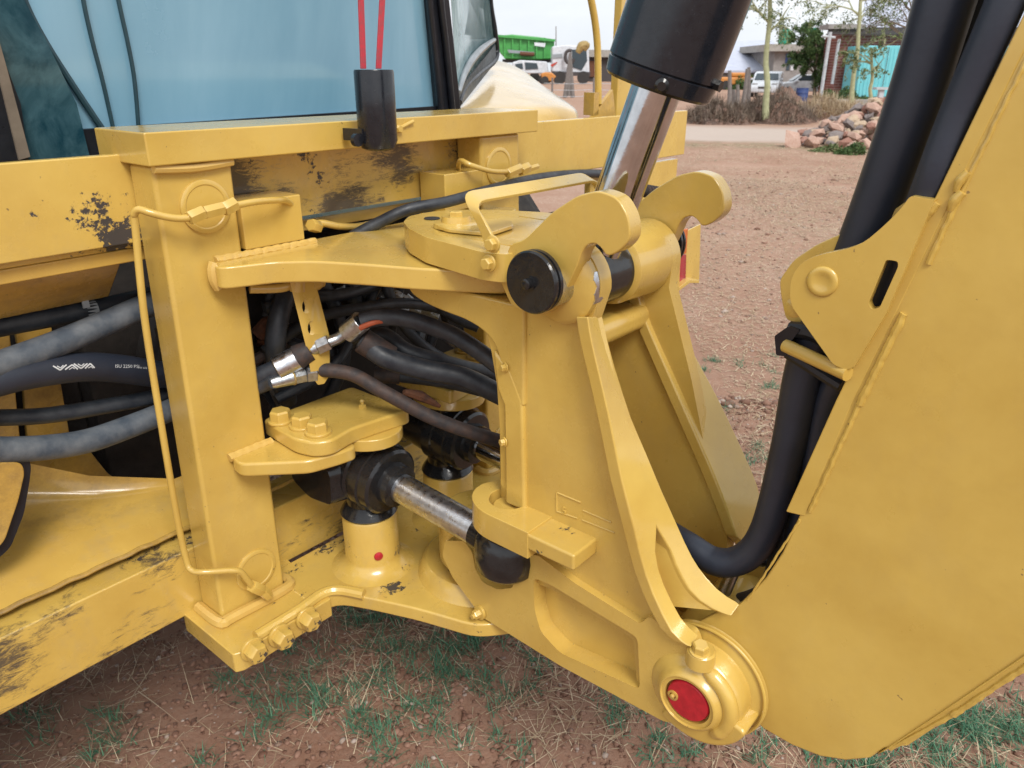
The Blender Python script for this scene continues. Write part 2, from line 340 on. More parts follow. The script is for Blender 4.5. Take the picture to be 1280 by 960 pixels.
# --- dark drive line, valve block and wheels inside
hull = part('transmission_housing', M().box(.62, 2.05, 1.80, 2.6, .62, 1.40).box(-.4, .62, 1.86, 2.6, .7, 1.45).lathe((.9, 1.62, .98), (0, 1, 0), [(0, .10), (.03, .16), (.2, .17)], 24).lathe((1.3, 1.6, 1.1), (0, 1, 0), [(0, .05), (.03, .09), (.2, .1)], 20), 'grime', bevel=.01)  # gearbox bulk, put in near-black so the opening behind stays dark
for u0, side in ((-.28, 'left'), (1.86, 'right')):
    c0 = V3((u0, 2.30, .74)); pr = [(0, .42), (.0, .62), (.03, .71), (.10, .74), (.30, .74), (.37, .71), (.40, .62), (.40, .42)]
    wh = part('rear_wheel', M().lathe(c0, (1, 0, 0), pr, 48), 'tyre')
    lg = M()
    for i in range(22):
        a = 2 * math.pi * i / 22
        for sgn in (0, 1):
            q = M().box(-.2 if sgn == 0 else .01, -.01 if sgn == 0 else .2, -.025, .025, .72, .775); rt = Matrix.Rotation(a + sgn * .14, 3, 'X')
            lg.add([c0 + V3((.2, 0, 0)) + rt @ p for p in q.v], q.f)
    ob('tread', lg, 'tyre', wh); ob('rim', M().lathe(c0 + V3((.02, 0, 0)), (1, 0, 0), [(0, .2), (.06, .38), (.02, .43), (.34, .43), (.3, .38), (.34, .2)], 32), Y, wh)
vb = part('valve_block', M().box(.78, 1.36, 1.50, 1.66, 1.02, 1.30).box(.70, .86, 1.46, 1.6, 1.0, 1.14), 'grime', bevel=.006)
rr_ = random.Random(3)
for i in range(16):
    u = .80 + (i % 8) * .072; z = 1.09 + (i // 8) * .12 + rr_.uniform(-.02, .02); p = V3((u, 1.50, z)); m = M()
    m.hexbolt(p, (0, -1, .2), .017, .03); m.cyl(p + V3((0, -.02, .004)), p + V3((0, -.055, .012)), .010, n=12); m.hexbolt(p + V3((0, -.05, .01)), (0, -1, .2), .014, .022)
    ob('hydraulic_fitting', m, ('zinc', 'grime', 'zinc', 'rust')[rr_.randrange(4)], vb)
for i in range(9):
    u = .76 + i * .07; z0 = rr_.uniform(1.0, 1.28); pts = [V3((u, 1.46, z0)), V3((u + .02, 1.39 + rr_.uniform(-.03, .03), z0 + rr_.uniform(-.1, .04))), V3((u + rr_.uniform(-.1, .15), 1.42, z0 + rr_.uniform(-.22, .0))), V3((u + rr_.uniform(0, .2), 1.60, .95))]
    ob('hydraulic_hose', M().tube(pts, .012 + rr_.random() * .006, 10), 'rubber' if i % 3 else 'rubber_rusty', vb)
for (a, b, r_, mt) in (((330, 330), (322, 300), .012, 'grime'), ((410, 370), (470, 352), .010, 'zinc'), ((440, 400), (500, 372), .011, 'grime'), ((335, 395), (350, 330), .013, 'rubber'), ((540, 345), (560, 420), .012, 'grime'), ((455, 352), (520, 350), .012, 'rubber'), ((325, 420), (350, 400), .022, 'rust')):
    ob('steel_pipe', M().tube([pm(*a, V=1.42), pm((a[0] + b[0]) / 2, (a[1] + b[1]) / 2 - 4, V=1.41), pm(*b, V=1.43)], r_, 10), mt, vb)
for (x, y) in ((497, 372), (511, 385), (495, 385), (525, 385), (487, 366), (534, 392), (570, 432), (566, 420)):
    p = pm(x, y, V=1.40); ob('hydraulic_fitting', M().hexbolt(p, (.6, -.5, -.5), .016, .03).cyl(p, p + V3((-.02, .03, .03)), .010, n=12), 'zinc', vb)
# --- top plate and columns of the sliding carriage
tp = part('top_plate', M().box(.589, 1.592, 1.25, 1.43, 1.5075, 1.560), Y, bevel=.003)
part('weld_bead', M().tube([V3((.60, 1.262, 1.503)), V3((.67, 1.262, 1.499)), V3((.742, 1.264, 1.503))], .008, 8), 'yellow_weld', parent=tp)
ob('grease_nipple', M().cyl(pm(500, 160, V=1.25), pm(500, 160, V=1.25) + V3((.035, -.004, .012)), .004, n=8).hexbolt(pm(497, 161, V=1.25), (0, -1, 0), .008, .01), Y, tp)
def column(s):
    q = (lambda u: u) if s == 0 else (lambda u: 2.14 - u)
    a, b = sorted((q(.600), q(.744))); c, d = sorted((q(.583), q(.734))); m = M()
    v = [V3((a, 1.268, 1.507)), V3((b, 1.268, 1.507)), V3((b, 1.350, 1.507)), V3((a, 1.350, 1.507)), V3((c, 1.268, .60)), V3((d, 1.268, .60)), V3((d, 1.350, .60)), V3((c, 1.350, .60))]
    m.add(v, [(0, 1, 2, 3), (4, 7, 6, 5), (0, 4, 5, 1), (1, 5, 6, 2), (2, 6, 7, 3), (3, 7, 4, 0)])
    o = part('column', m, Y, bevel=.008, seg=3); e, f = sorted((q(.746), q(.875)))
    ob('gusset_block', M().box(e, f, 1.262, 1.345, 1.345, 1.432), Y, o, bevel=.003)
    for z_ in (1.432, .68):
        u_ = q(.682 if z_ > 1 else .672); ob('port_washer', M().lathe((u_, 1.268, z_), (0, -1, 0), [(0, .046), (.004, .046), (.0055, .043), (.0055, .038), (.004, .036)], 40), Y, o)
    ft = ob('foot_pad', M().prism(rnd([V3((q(.545), 1.36, .598)), V3((q(.545), 1.168, .598)), V3((q(.56), 1.160, .598)), V3((q(.775), 1.160, .598)), V3((q(.80), 1.36, .598))], .004), (0, 0, -.046)), 'yellow_chipped', o, bevel=.004)
    ob('weld_bead', M().tube([V3((q(.574), 1.345, .604)), V3((q(.575), 1.262, .606)), V3((q(.60), 1.257, .606)), V3((q(.735), 1.258, .604)), V3((q(.745), 1.30, .604))], .012, 8), 'yellow_weld', o)
    return o, q
c1, q1 = column(0); c2, q2 = column(1)
# --- carriage plates (arms)
am = pms([(268, 322), (267, 333), (280, 334), (343, 327), (392, 326), (459, 330), (521, 335), (568, 341), (627, 339)], Z=1.335)
nose = [V3((1.07 + .187 * math.cos(a), .975 + .187 * math.sin(a), 1.335)) for a in np.linspace(R(232), R(308), 9)]
lt = am[:7]; half = lt; out = lt + nose + mir(lt)[::-1]
arm = part('upper_arm_plate', M().prism(rnd(out, .02), (0, 0, -.040)), Y, bevel=.006, seg=3)
ob('weld_bead', M().tube([V3((.684 + i * .0055, 1.265 + .0007 * math.sin(i * 2.3), 1.337 + .0007 * math.sin(i * 1.7))) for i in range(40)], .008, 8, 2), 'yellow_weld', arm)
ob('weld_bead', M().tube([pm(x, y, V=1.25) for x, y in ((268, 328), (266, 338), (268, 350), (274, 360))], .010, 8), 'yellow_weld', arm)
lo = pms([(385, 752), (400, 743), (420, 738), (450, 748), (520, 761), (600, 783)], Z=.60)
lo = [V3((.735, 1.165, .60)), V3((.775, 1.17, .60)), V3((.80, 1.155, .60)), V3((.83, 1.09, .60)), V3((.87, .99, .60)), V3((.91, .86, .60)), V3((.98, .80, .60))]
out = [V3((.737, 1.336, .60))] + lo + mir([V3((.737, 1.336, .60))] + lo)[::-1]
lp = part('lower_arm_plate', M().prism(rnd(out, .03), (0, 0, -.034)), 'yellow_chipped', bevel=.005, seg=3)
ob('lip', M().tube([V3((.60, 1.172, .604)), V3((.70, 1.172, .606)), V3((.765, 1.178, .606)), V3((.80, 1.16, .604)), V3((.825, 1.11, .603))], .012, 10), Y, lp)
ob('kingpin_boss', M().lathe((1.07, .985, .60), (0, 0, 1), [(0, .148), (.012, .142), (.03, .136), (.036, .128), (.036, .09)], 48), 'yellow_chipped', lp)
for (x, y) in ((318, 812), (352, 795), (386, 773), (325, 1)):
    if y == 1: continue
    p = pm(x, y, V=1.128); p = V3((p.x, 1.162, p.z)); p = pm(x - 4, y - 2, V=1.158)
    ob('bolt', M().hexbolt(p, (0, -1, -.05), .0215, .026, .025, .006), 'yellow_chipped', lp, bevel=.0015)
for u in (1.40, 1.47, 1.54): ob('bolt', M().hexbolt((u, 1.158, .572), (0, -1, 0), .0215, .026, .025, .006), Y, lp, bevel=.0015)
# --- swing cylinder trunnions: lug, clamp bracket, posts, cylinders
def swing(s):
    q = (lambda u: u) if s == 0 else (lambda u: 2.09 - u)
    lg = [V3((q(u), v, .955)) for u, v in ((.655, 1.267), (.650, 1.225), (.742, 1.134), (.80, 1.118), (.84, 1.112), (.86, 1.16), (.86, 1.267))]
    o = part('mounting_lug', M().prism(rnd(lg, .014), (0, 0, -.030)), Y, bevel=.006, seg=3)
    ob('weld_bead', M().tube([V3((q(.650 + i * .006), 1.262, .955 + .0007 * math.sin(i * 2))) for i in range(17)] , .009, 8, 2), 'yellow_weld', o)
    bk = [V3((q(u), v, .990)) for u, v in ((.752, 1.30), (.742, 1.175), (.756, 1.13), (.785, 1.113), (.845, 1.125), (.985, 1.105), (.985, 1.30))]
    b = ob('clamp_bracket', M().prism(rnd(bk, .015), (0, 0, -.034)), Y if s == 0 else 'yellow_chipped', o, bevel=.006, seg=3)
    ob('trunnion_cap', M().prism([V3((q(.915) + .078 * math.cos(a), 1.185 + .095 * math.sin(a), .9575)) for a in np.linspace(0, 2 * math.pi, 40)[:-1]], (0, 0, -.026)), Y, o, bevel=.003)
    for i, (u, v) in enumerate(((.772, 1.262), (.786, 1.208), (.788, 1.160))): ob('bolt', M().hexbolt((q(u), v, .990), (0, 0, 1), .0215, .021, .027, .005), Y, o, bevel=.0015)
    ob('grease_nipple', M().hexbolt((q(.925), 1.19, .99), (0, 0, 1), .009, .007).lathe((q(.925), 1.19, .997), (0, 0, 1), [(0, .004), (.005, .004), (.007, .0065), (.011, .005), (.013, .002)], 12), Y, o)
    pc = V3((q(.92), 1.19, .60))
    po = part('trunnion_post', M().lathe(pc, (0, 0, 1), [(0, .095), (.004, .085), (.012, .072), (.022, .0635), (.03, .0615), (.133, .0615), (.137, .059)], 48), 'yellow_chipped', label='yellow post with a red grease plug' if s == 0 else None)
    if s == 0: ob('grease_plug', M().lathe(pc + V3((-.028, -.0548, .055)), (-.45, -.89, 0), [(0, .010), (.003, .010), (.005, .006)], 12), 'red_paint', po)
    a = V3((q(.92), 1.19, .845)); e = V3((.940 if s == 0 else 1.20, .80, .80)); ax = (e - a).normalized(); st = a + ax * -.02; m = M()
    m.lathe(a - V3((0, 0, .108)), (0, 0, 1), [(0, .058), (.006, .064), (.014, .060), (.03, .048), (.18, .048), (.20, .058), (.206, .05)], 36)
    m.lathe(a - ax * .10, ax, [(0, .05), (.005, .062), (.035, .066), (.08, .070), (.085, .077), (.11, .077), (.114, .072), (.122, .072), (.126, .078), (.15, .079), (.152, .075), (.175, .074), (.18, .068), (.182, .048), (.205, .046), (.208, .034)], 48)
    k = a - ax * .04 + V3((q(.86) - q(.92), 0, -.01)); sx_ = -1 if s == 0 else 1
    m.prism(rnd([k + V3((0, .03, -.055)), k + V3((0, -.05, -.045)), k + V3((0, -.055, .03)), k + V3((0, -.03, .055)), k + V3((0, .03, .06)), k + V3((0, .08, .03)), k + V3((0, .09, -.03))], .015), (sx_ * .035, .012, 0))
    m.lathe(k + V3((sx_ * .02, .06, .03)), (sx_, .3, .2), [(0, .03), (.03, .03), (.034, .024), (.05, .022)], 20)
    cyl_ = part('swing_cylinder', m, 'black_paint', sharp=28)
    ob('piston_rod', M().cyl(a + ax * .10, e - ax * .045, .031, n=40), 'steel_scratched' if s == 0 else 'chrome', cyl_)
    ob('rod_eye', M().lathe(e - V3((0, 0, .055)), (0, 0, 1), [(0, .035), (.004, .048), (.018, .061), (.05, .066), (.085, .061), (.10, .048), (.104, .035)], 36).cyl(e - ax * .078, e - ax * .03, .033, .038, n=24), 'black_paint', cyl_)
swing(0); swing(1)
# --- swing tower (one casting with two cheeks)
PIN = V3((0, .683, 1.343)); FOOT = pm(858, 878, U=.910); FOOT.x = 0
def arc(c, r, a0, a1, n=10): return [(c[0] + r * math.cos(R(a)), c[1] + r * math.sin(R(a))) for a in np.linspace(a0, a1, n)]
ring = lambda c, r, U, n=32: [V3((U, c.y + r * math.cos(t), c.z + r * math.sin(t))) for t in np.linspace(0, 2 * math.pi, n + 1)[:-1]]
FL = [(.618, 1.345), (.617, 1.302), (.588, 1.205), (.566, 1.13), (.544, 1.053), (.525, 1.0), (.499, .923), (.470, .865), (.434, .814), (.40, .798)]
def rndl(l, r): return rnd([V3((0, v, z)) for v, z in l], r)
def cheek(U, th):
    out = arc((.683, 1.343), .066, 10, 150, 10)[::-1]
    top = [(.80, 1.386), (.865, 1.386), (.865, 1.345), (.79, 1.341), (.79, 1.290), (1.045, 1.290), (1.045, 1.262), (.99, 1.235), (.90, 1.222), (.845, 1.205), (.815, 1.165), (.806, 1.10), (.808, .965)]
    low = [(.80, .935), (.82, .60 + .305), (.50 + .3, .70), (.78, .66), (.80, .612), (.50, .612)]
    return out, top, low
def shape(pts, U): return [V3((U, v, z)) for v, z in pts]
tw = M()
for s in (0, 1):
    q = (lambda u: u) if s == 0 else (lambda u: 2.14 - u)
    # upper web, set back from the rim
    web = arc((.683, 1.343), .066, 184, 62, 12)
    web = ([(.610, 1.22), (.632, 1.29)] if s == 0 else [(.62, 1.30)]) + web + [(.80, 1.386), (.90, 1.386), (.96, 1.386), (.96, 1.342), (.79, 1.338), (.79, 1.291), (.87, 1.29), (.84, 1.19), (.828, 1.13), (.822, 1.05), (.82, .93), (.80, .91), (.768, .88), (.768, .618), (.47, .618)] + ([(.46, .75), (.485, .86), (.535, .98), (.582, 1.14)] if s == 0 else [(.45, .75), (.46, .86), (.51, .98), (.56, 1.14)])
    hole = ring(PIN, .036, q(.945), 28); pk = rnd([V3((.945, p.y, p.z)) for p in pms([(671, 729), (690, 737), (792, 799), (796, 858), (702, 812), (680, 788), (673, 762)], U=.945)], .012)
    tw.prism([V3((q(.945), v, z)) for v, z in web], (q(.975) - q(.945), 0, 0), [hole, pk] if s == 0 else ())
tower = part('swing_tower', tw, Y, bevel=.007, seg=3)
for s in (0, 1):
    q = (lambda u: u) if s == 0 else (lambda u: 2.14 - u); sg = 1 if s == 0 else -1
    # lower band with ear opening and pocket
    px = lambda l, U=.93: [(p.y, p.z) for p in (pm(x, y, U=U) for x, y in l)]
    band = px([(556, 676), (553, 695), (566, 722), (602, 771), (700, 832), (830, 902), (850, 905), (880, 860), (858, 800), (838, 792), (812, 770), (800, 780), (720, 730), (672, 694), (660, 694), (644, 700), (641, 735), (622, 737), (603, 728), (594, 712), (590, 690), (580, 676)])
    pock = rnd([V3((q(.93), v, z)) for v, z in px([(667, 722), (690, 732), (797, 797), (800, 862), (700, 816), (676, 790), (668, 762)])], .012)
    out_ = rnd([V3((q(.93), v, z)) for v, z in band], .008)
    lb = ob('lower_cheek', M().prism(out_, (sg * .040, 0, 0), [pock]), Y, tower, bevel=.005, seg=3)
    if s == 0: ob('pocket_floor', M().prism([V3((.966, v, z)) for v, z in px([(652, 700), (815, 782), (836, 892), (700, 836), (655, 790)])], (.012, 0, 0)), Y, tower)
    # rod-eye ear: upper lug, full height root behind the eye
    e0 = V3((q(.945), .79, .908)); r0 = .068
    ear = [V3((e0.x - sg * .0 + r0 * math.cos(t) * 1.0, e0.y + r0 * math.sin(t) * 1.25, .908)) for t in np.linspace(R(0), R(180), 17)]
    if s: ear = [V3((e0.x + r0 * math.cos(t), e0.y + r0 * math.sin(t) * 1.25, .908)) for t in np.linspace(R(0), R(180), 17)]
    xa, xb = sorted((e0.x - r0, e0.x + r0)); ear += [V3((xa, .70, .908)), V3((xb, .70, .908))]
    ph = [V3((e0.x + .038 * math.cos(t), e0.y + .010 + .038 * math.sin(t), .908)) for t in np.linspace(0, 2 * math.pi, 33)[:-1]]
    ob('rod_ear', M().prism(ear, (0, 0, -.055), [ph]), Y, tower, bevel=.006, seg=3)
    ob('rod_pin', M().lathe((e0.x, e0.y + .010, .75), (0, 0, 1), [(0, .031), (.140, .032), (.144, .029)], 32), Y, tower)
    # stop bar across the cheek
    ob('stop_bar', M().box(*sorted((q(.878), q(.95))), .602, .745, .872, .904), 'yellow_chipped' if s == 0 else Y, tower, bevel=.005, seg=3)
    # edge flanges
    def fl(name, La, Lb, Ua, Ub, off): return ob(name, M().loft(rnd(pms(La, U=Ua), .03, 3, False), rnd(pms(Lb, U=Ub), .03, 3, False), off), Y, tower, bevel=.004, seg=3)
    if s == 0:
        UA, UBq = .914, .988
        A_ = pms([(735, 396), (736, 404), (737, 412), (740, 428), (744, 446), (752, 480), (760, 515), (767, 550), (772, 575), (777, 600), (782, 620), (787, 640), (793, 662), (800, 692), (808, 720), (817, 744), (828, 768), (840, 790), (852, 802), (864, 810)], U=UA)
        B_ = pms([(753, 396), (755, 406), (758, 419), (763, 438), (769, 460), (779, 492), (789, 522), (800, 548), (808, 566), (818, 590), (828, 614), (838, 636), (848, 658), (857, 678), (866, 696), (874, 709), (884, 722), (897, 736), (910, 746), (926, 755)], U=UBq)
        ks = 12; C_ = pms([(820, 690), (824, 712), (831, 732), (841, 753), (851, 771), (862, 784), (874, 794)], U=.942); D_ = pms([(838, 688), (845, 706), (853, 722), (862, 737), (876, 751), (892, 761), (914, 771)], U=.966)
        S_ = A_[ks].lerp(B_[ks], .52); nA = len(A_); vs_ = A_ + B_ + C_ + D_ + [S_]; oB, oC, oD, oS = nA, 2 * nA, 2 * nA + 7, 2 * nA + 14
        fs_ = [(i, i + 1, oB + i + 1, oB + i) for i in range(ks - 1)] + [(ks - 1, ks, oS, oB + ks, oB + ks - 1), (ks, ks + 1, oC, oS), (oS, oD, oB + ks + 1, oB + ks)]
        fs_ += [(ks + 1 + i, ks + 2 + i, oC + i + 1, oC + i) for i in range(6)] + [(oD + i, oD + i + 1, oB + ks + 2 + i, oB + ks + 1 + i) for i in range(6)]
        N_ = len(vs_); m = M(); ed_ = {}
        for f in fs_:
            for a, b in zip(f, f[1:] + f[:1]): ed_[(a, b)] = ed_.get((a, b), 0) + 1
        wl = [(a, b, b + N_, a + N_) for (a, b) in ed_ if (b, a) not in ed_]
        m.add(vs_ + [v + V3((.002, .024, -.005)) for v in vs_], fs_ + [tuple(k_ + N_ for k_ in reversed(f)) for f in fs_] + wl)
        ob('edge_flange', m, Y, tower, bevel=.0045, seg=3)
        Pw = rnd(pms([(824, 655), (842, 700), (853, 727), (868, 750), (892, 764)], U=.967), .02, 3, False)
        ob('pocket_web', M().loft([p + V3((0, .004, 0)) for p in Pw], [V3((.957, p.y + .07, p.z - .02)) for p in Pw], (.004, .003, 0)), Y, tower)
    else:
        fl('edge_flange', [(788, 330), (797, 365), (806, 400), (828, 450), (850, 500), (870, 545), (890, 590), (908, 635), (922, 672)], [(812, 330), (833, 372), (846, 402), (873, 450), (900, 500), (925, 553), (950, 610), (956, 650), (950, 700)], 1.155, 1.232, (0, .024, -.004))
    # left strip next to the kingpost, slightly turned away
    ob('rear_rib', M().prism([V3((q(.936), v, z)) for v, z in ((.822, 1.13), (.806, 1.10), (.803, .94), (.803, .90), (.755, .90), (.763, 1.12), (.79, 1.17), (.83, 1.20))], (sg * .03, 0, 0)), Y, tower, bevel=.006, seg=3)
    if s == 0:
        for x, y in ((632, 459), (631, 552)): ob('bolt', M().hexbolt(pm(x, y, U=.936) , (-1, .35, 0), .0065, .008, .009, .002), Y, tower)
        ob('bolt', M().hexbolt(pm(601, 765, U=.93), (-1, .15, .05), .0095, .014, .0155, .005).cyl(pm(601, 765, U=.93), pm(601, 765, U=.93) + V3((-.024, .003, 0)), .0055, n=12), Y, tower)
    # boom foot boss
    bp = V3((q(.975), FOOT.y, FOOT.z)); ax = (-sg, 0, 0)
    ob('boom_pin_boss', M().lathe(bp, ax, [(0, .083), (.034, .083), (.043, .079), (.049, .070), (.052, .060), (.058, .055), (.064, .052), (.066, .050), (.0665, .0475), (.063, .0465), (.063, .0405), (.050, .040)], 56), Y, tower, sharp=50)
    if s == 0:
        lug = [V3((.985, v, z)) for v, z in arc((.388, .71), .098, 195, 305, 12)] + [V3((.985, .388, .71))]
        ob('boss_lug', M().prism(rnd(lug, .01), (-.062, 0, 0)), Y, tower, bevel=.012, seg=4)
        ob('foot_nub', M().prism(rnd([V3((.96, v, z)) for v, z in ((.42, .64), (.395, .612), (.375, .612), (.35, .635))], .008), (-.03, 0, 0)), Y, tower, bevel=.006, seg=3)
        p8 = V3((.93, .385, .812)); b8 = pm(875, 812, U=.925)
        ob('bolt_seat', M().lathe(b8 + V3((.006, 0, -.030)), (0, 0, 1), [(0, .024), (.024, .023), (.027, .020)], 28), Y, tower)
        ob('bolt', M().hexbolt(b8 - V3((0, 0, .004)), (-.1, -.1, 1), .0135, .015, .017, .003), Y, tower, bevel=.001)
        pc = V3((.918, FOOT.y, FOOT.z)); ob('boss_ridge', M().tube([V3((.930, FOOT.y - .067 * math.cos(R(a)), FOOT.z + .067 * math.sin(R(a)))) for a in range(74, -58, -11)], [.009] + [.0135] * 9 + [.015, .012], 12, 4), Y, tower); rp = ob('boom_pin', M().lathe(pc + V3((.02, 0, 0)), (-1, 0, 0), [(0, .0375), (.022, .0375), (.026, .0355)], 40), 'red_paint', tower, label='red painted end of the boom foot pin')
        ob('pin_nipple', M().lathe(pm(842, 868, U=.9135), (-1, 0, 0), [(0, .0095), (.0035, .0095), (.004, .006), (.0015, .005)], 16).lathe(pm(842, 868, U=.9125), (-1, 0, 0), [(0, .004), (.006, .004), (.008, .002)], 12), 'yellow_dirty', tower)
ob('ear_boss', M().lathe((.926, PIN.y, PIN.z), (1, 0, 0), [(0, .056), (.006, .064), (.030, .064), (.033, .058)], 44), Y, tower, sharp=50)
wpA = [V3((.934 + .003 * math.sin(a_ * .3), PIN.y - .0646 * math.cos(R(a_)), PIN.z + .0646 * math.sin(R(a_)))) for a_ in range(-20, 26, 5)]; ob('worn_patch', M().loft(wpA, [p + V3((.019 + .003 * math.sin(i_ * 2.), 0, 0)) for i_, p in enumerate(wpA)], (0, .003, 0)), 'steel_scratched', tower, label='bare shiny patch worn on the ear')
ob('ear_boss', M().lathe((1.063, PIN.y, PIN.z), (1, 0, 0), [(0, .054), (.006, .062), (.09, .066), (.105, .066)], 40), Y, tower, sharp=50)
# bridging pieces between the cheeks
br = M()
br.box(.955, 1.185, .655, .80, 1.215, 1.262)
ob('cross_web', br, Y, tower, bevel=.02, seg=4)
ob('cross_web', M().box(.958, 1.182, .80, .84, .64, 1.285), Y, tower, bevel=.012, seg=3)
ob('cross_web', M().box(.985, 1.16, .50, .80, .63, .655), 'yellow_dirty', tower, bevel=.006)
def knuckle(z0, z1, r, vc=.975, ext=.80, cut=None):
    l = [V3((1.07 + r * math.cos(a), vc + r * math.sin(a), z1)) for a in np.linspace(R(10), R(170), 19)] + [V3((.905, .85, z1)), V3((.893, ext, z1)), V3((2.14 - .893, ext, z1)), V3((2.14 - .905, .85, z1))]
    return M().prism(rnd(l, .015), (0, 0, z0 - z1))
kn = pms([(603, 315), (565, 305), (531, 296), (510, 285), (504, 277), (511, 270), (530, 266)], Z=1.385)
ktop = [V3((.893, .76, 1.385))] + kn; ktop = ktop + [V3((1.07, 1.14, 1.385))] + mir(ktop)[::-1]
ob('upper_knuckle', M().prism(rnd(ktop, .015), (0, 0, -.046)), Y, tower, bevel=.008, seg=3)
fk = rnd(pms([(508, 352), (512, 367), (530, 379), (552, 389), (580, 399), (601, 411), (617, 428), (625, 450), (627, 500)], U=.937), .02, 4, False)
fk = fk + [V3((.937, .76, fk[-1].z)), V3((.937, .76, 1.291)), V3((.937, fk[0].y, 1.291))]
ob('lower_fork', M().prism(fk, (.266, 0, 0)), Y, tower, bevel=.010, seg=4)
ob('grease_ring', M().lathe((1.07, .975, 1.2915), (0, 0, 1), [(0, .150), (.003, .152), (.0034, .12)], 40), 'grime', tower)
ob('knuckle_foot', M().prism([V3((1.07 + .105 * math.cos(a), .975 + .105 * math.sin(a), .64)) for a in np.linspace(0, 2 * math.pi, 48)[:-1]], (0, 0, .11)).prism([V3((.955, .80, .64)), V3((.965, .98, .64)), V3((1.175, .98, .64)), V3((1.185, .80, .64))], (0, 0, .13)), Y, tower, bevel=.008, seg=3)
ob('seal_ring', M().lathe((1.07, .975, 1.2925), (0, 0, 1), [(0, .125), (.002, .128), (.0022, .11)], 40), 'grime', tower)
kp = pm(556, 283, Z=1.386); ob('kingpin_cap', M().lathe(kp + V3((.02, -.02, 0)), (0, 0, 1), [(0, .050), (.007, .048), (.009, .04)], 36).lathe(kp + V3((.015, -.015, .009)), (0, 0, 1), [(0, .028), (.010, .026)], 24).hexbolt(kp + V3((.015, -.015, .018)), (0, 0, 1), .013, .010), Y, tower)
ob('kingpin_retainer', M().prism(rnd(pms([(545, 286), (560, 291), (612, 296), (642, 286), (640, 280), (600, 277)], Z=1.387), .01), (0, 0, .007)), Y, tower, bevel=.002)
ob('kingpin_hole', M().lathe(pm(540, 273, Z=1.386), (0, 0, 1), [(0, .016), (.0012, .015)], 20), 'grime', tower)
# cast number panel
fr = M()
for a, b in (((697, 616), (726, 628)), ((696, 616), (696, 638)), ((729, 638), (764, 653)), ((696, 639), (722, 648)), ((728, 650), (768, 666))):
    A0, B0 = pm(*a, U=.9445), pm(*b, U=.9445); fr.tube([A0, (A0 + B0) / 2, B0], .0016, 6, 2)
ob('cast_frame', fr, Y, tower)
def text(name, body, size, p, xdir, ydir, mat, parent, ext=.0012, label=None):
    cu = bpy.data.curves.new(name, 'FONT'); cu.body = body; cu.size = size; cu.extrude = ext; cu.resolution_u = 3
    t = bpy.data.objects.new('t', cu); COL.objects.link(t); dg = bpy.context.evaluated_depsgraph_get(); me = bpy.data.meshes.new_from_object(t.evaluated_get(dg)); bpy.data.objects.remove(t)
    X = Vector(xdir).normalized(); Z_ = X.cross(Vector(ydir)).normalized(); Yv = Z_.cross(X); rot = Matrix((X, Yv, Z_)).transposed()
    m = M().add([V3(p) + rot @ v.co for v in me.vertices], [tuple(f.vertices) for f in me.polygons]); return ob(name, m, mat, parent, label=label)
text('cast_number', '5', .021, pm(702, 641, U=.9445), (0, -1, -.05), (0, 0, 1), Y, tower, .0016)
# pivot disc, latch hooks and their strap
for s in (0, 1):
    q = (lambda u: u) if s == 0 else (lambda u: 2.14 - u); sg = 1 if s == 0 else -1
    hk = [(pm(x, y, U=.908).y, pm(x, y, U=.908).z) for x, y in ((637, 305), (655, 300), (690, 265), (722, 244), (748, 238), (772, 247), (786, 272), (788, 300), (772, 316), (758, 321), (752, 311), (744, 304), (734, 306), (727, 315), (722, 332), (700, 378), (680, 395), (640, 385), (624, 350))]
    h = part('latch_hook', M().prism(rnd([V3((q(.908), v, z)) for v, z in hk], .012), (sg * .032, 0, 0)), 'yellow', bevel=.0025, seg=2)
    for x, y in (((617, 305), (612, 329)) if s == 0 else ()):
        p = pm(x, y, U=.880); ob('bolt', M().hexbolt(p, (-1, 0, 0), .0105, .010, .014, .003), Y, h, bevel=.0008)
    pd = V3((q(.893), PIN.y + .012, PIN.z + .012)); dm = M().lathe(pd + V3((sg * .02, 0, 0)), (-sg, 0, 0), [(0, .030), (.02, .030), (.021, .046), (.0235, .0485), (.030, .0485), (.031, .045), (.034, .045), (.035, .0485), (.040, .0485), (.043, .046)], 56)
    dm.lathe(pd + V3((-sg * .022, .0, 0)), (-sg, 0, 0), [(0, .011), (.004, .011), (.004, .008), (.012, .008), (.013, .006)], 20)
    ob('pivot_disc', dm, 'black_paint', h)
sp = [pm(620, 340, U=.893), pm(612, 300, U=.893), pm(583, 246, U=.893), pm(600, 239, U=.95), pm(705, 218, U=1.247), pm(742, 243, U=1.247), pm(770, 290, U=1.247)]
sp[5] = V3((1.247, sp[1].y, sp[1].z)); sp[4] = V3((1.247, sp[2].y, sp[2].z)); sp[6] = V3((1.247, sp[0].y, sp[0].z)); sp[3] = sp[2] * .93 + sp[4] * .07
del sp[3]
spp = rnd(sp, .03, 5, False); bwd = V3((0, -.030, -.012)); tk = []
for i, p in enumerate(spp):
    t = (spp[min(i + 1, len(spp) - 1)] - spp[max(i - 1, 0)]).normalized(); tk.append(t.cross(bwd).normalized() * .006)
m = M(); n = len(spp); vv = []
for p, t in zip(spp, tk): vv += [p - bwd / 2, p + bwd / 2, p + bwd / 2 + t, p - bwd / 2 + t]
ff = [(4 * i + k, 4 * i + (k + 1) % 4, 4 * i + 4 + (k + 1) % 4, 4 * i + 4 + k) for i in range(n - 1) for k in range(4)] + [(0, 1, 2, 3), (4 * n - 1, 4 * n - 2, 4 * n - 3, 4 * n - 4)]
part('latch_strap', m.add(vv, ff), Y, bevel=.0015)
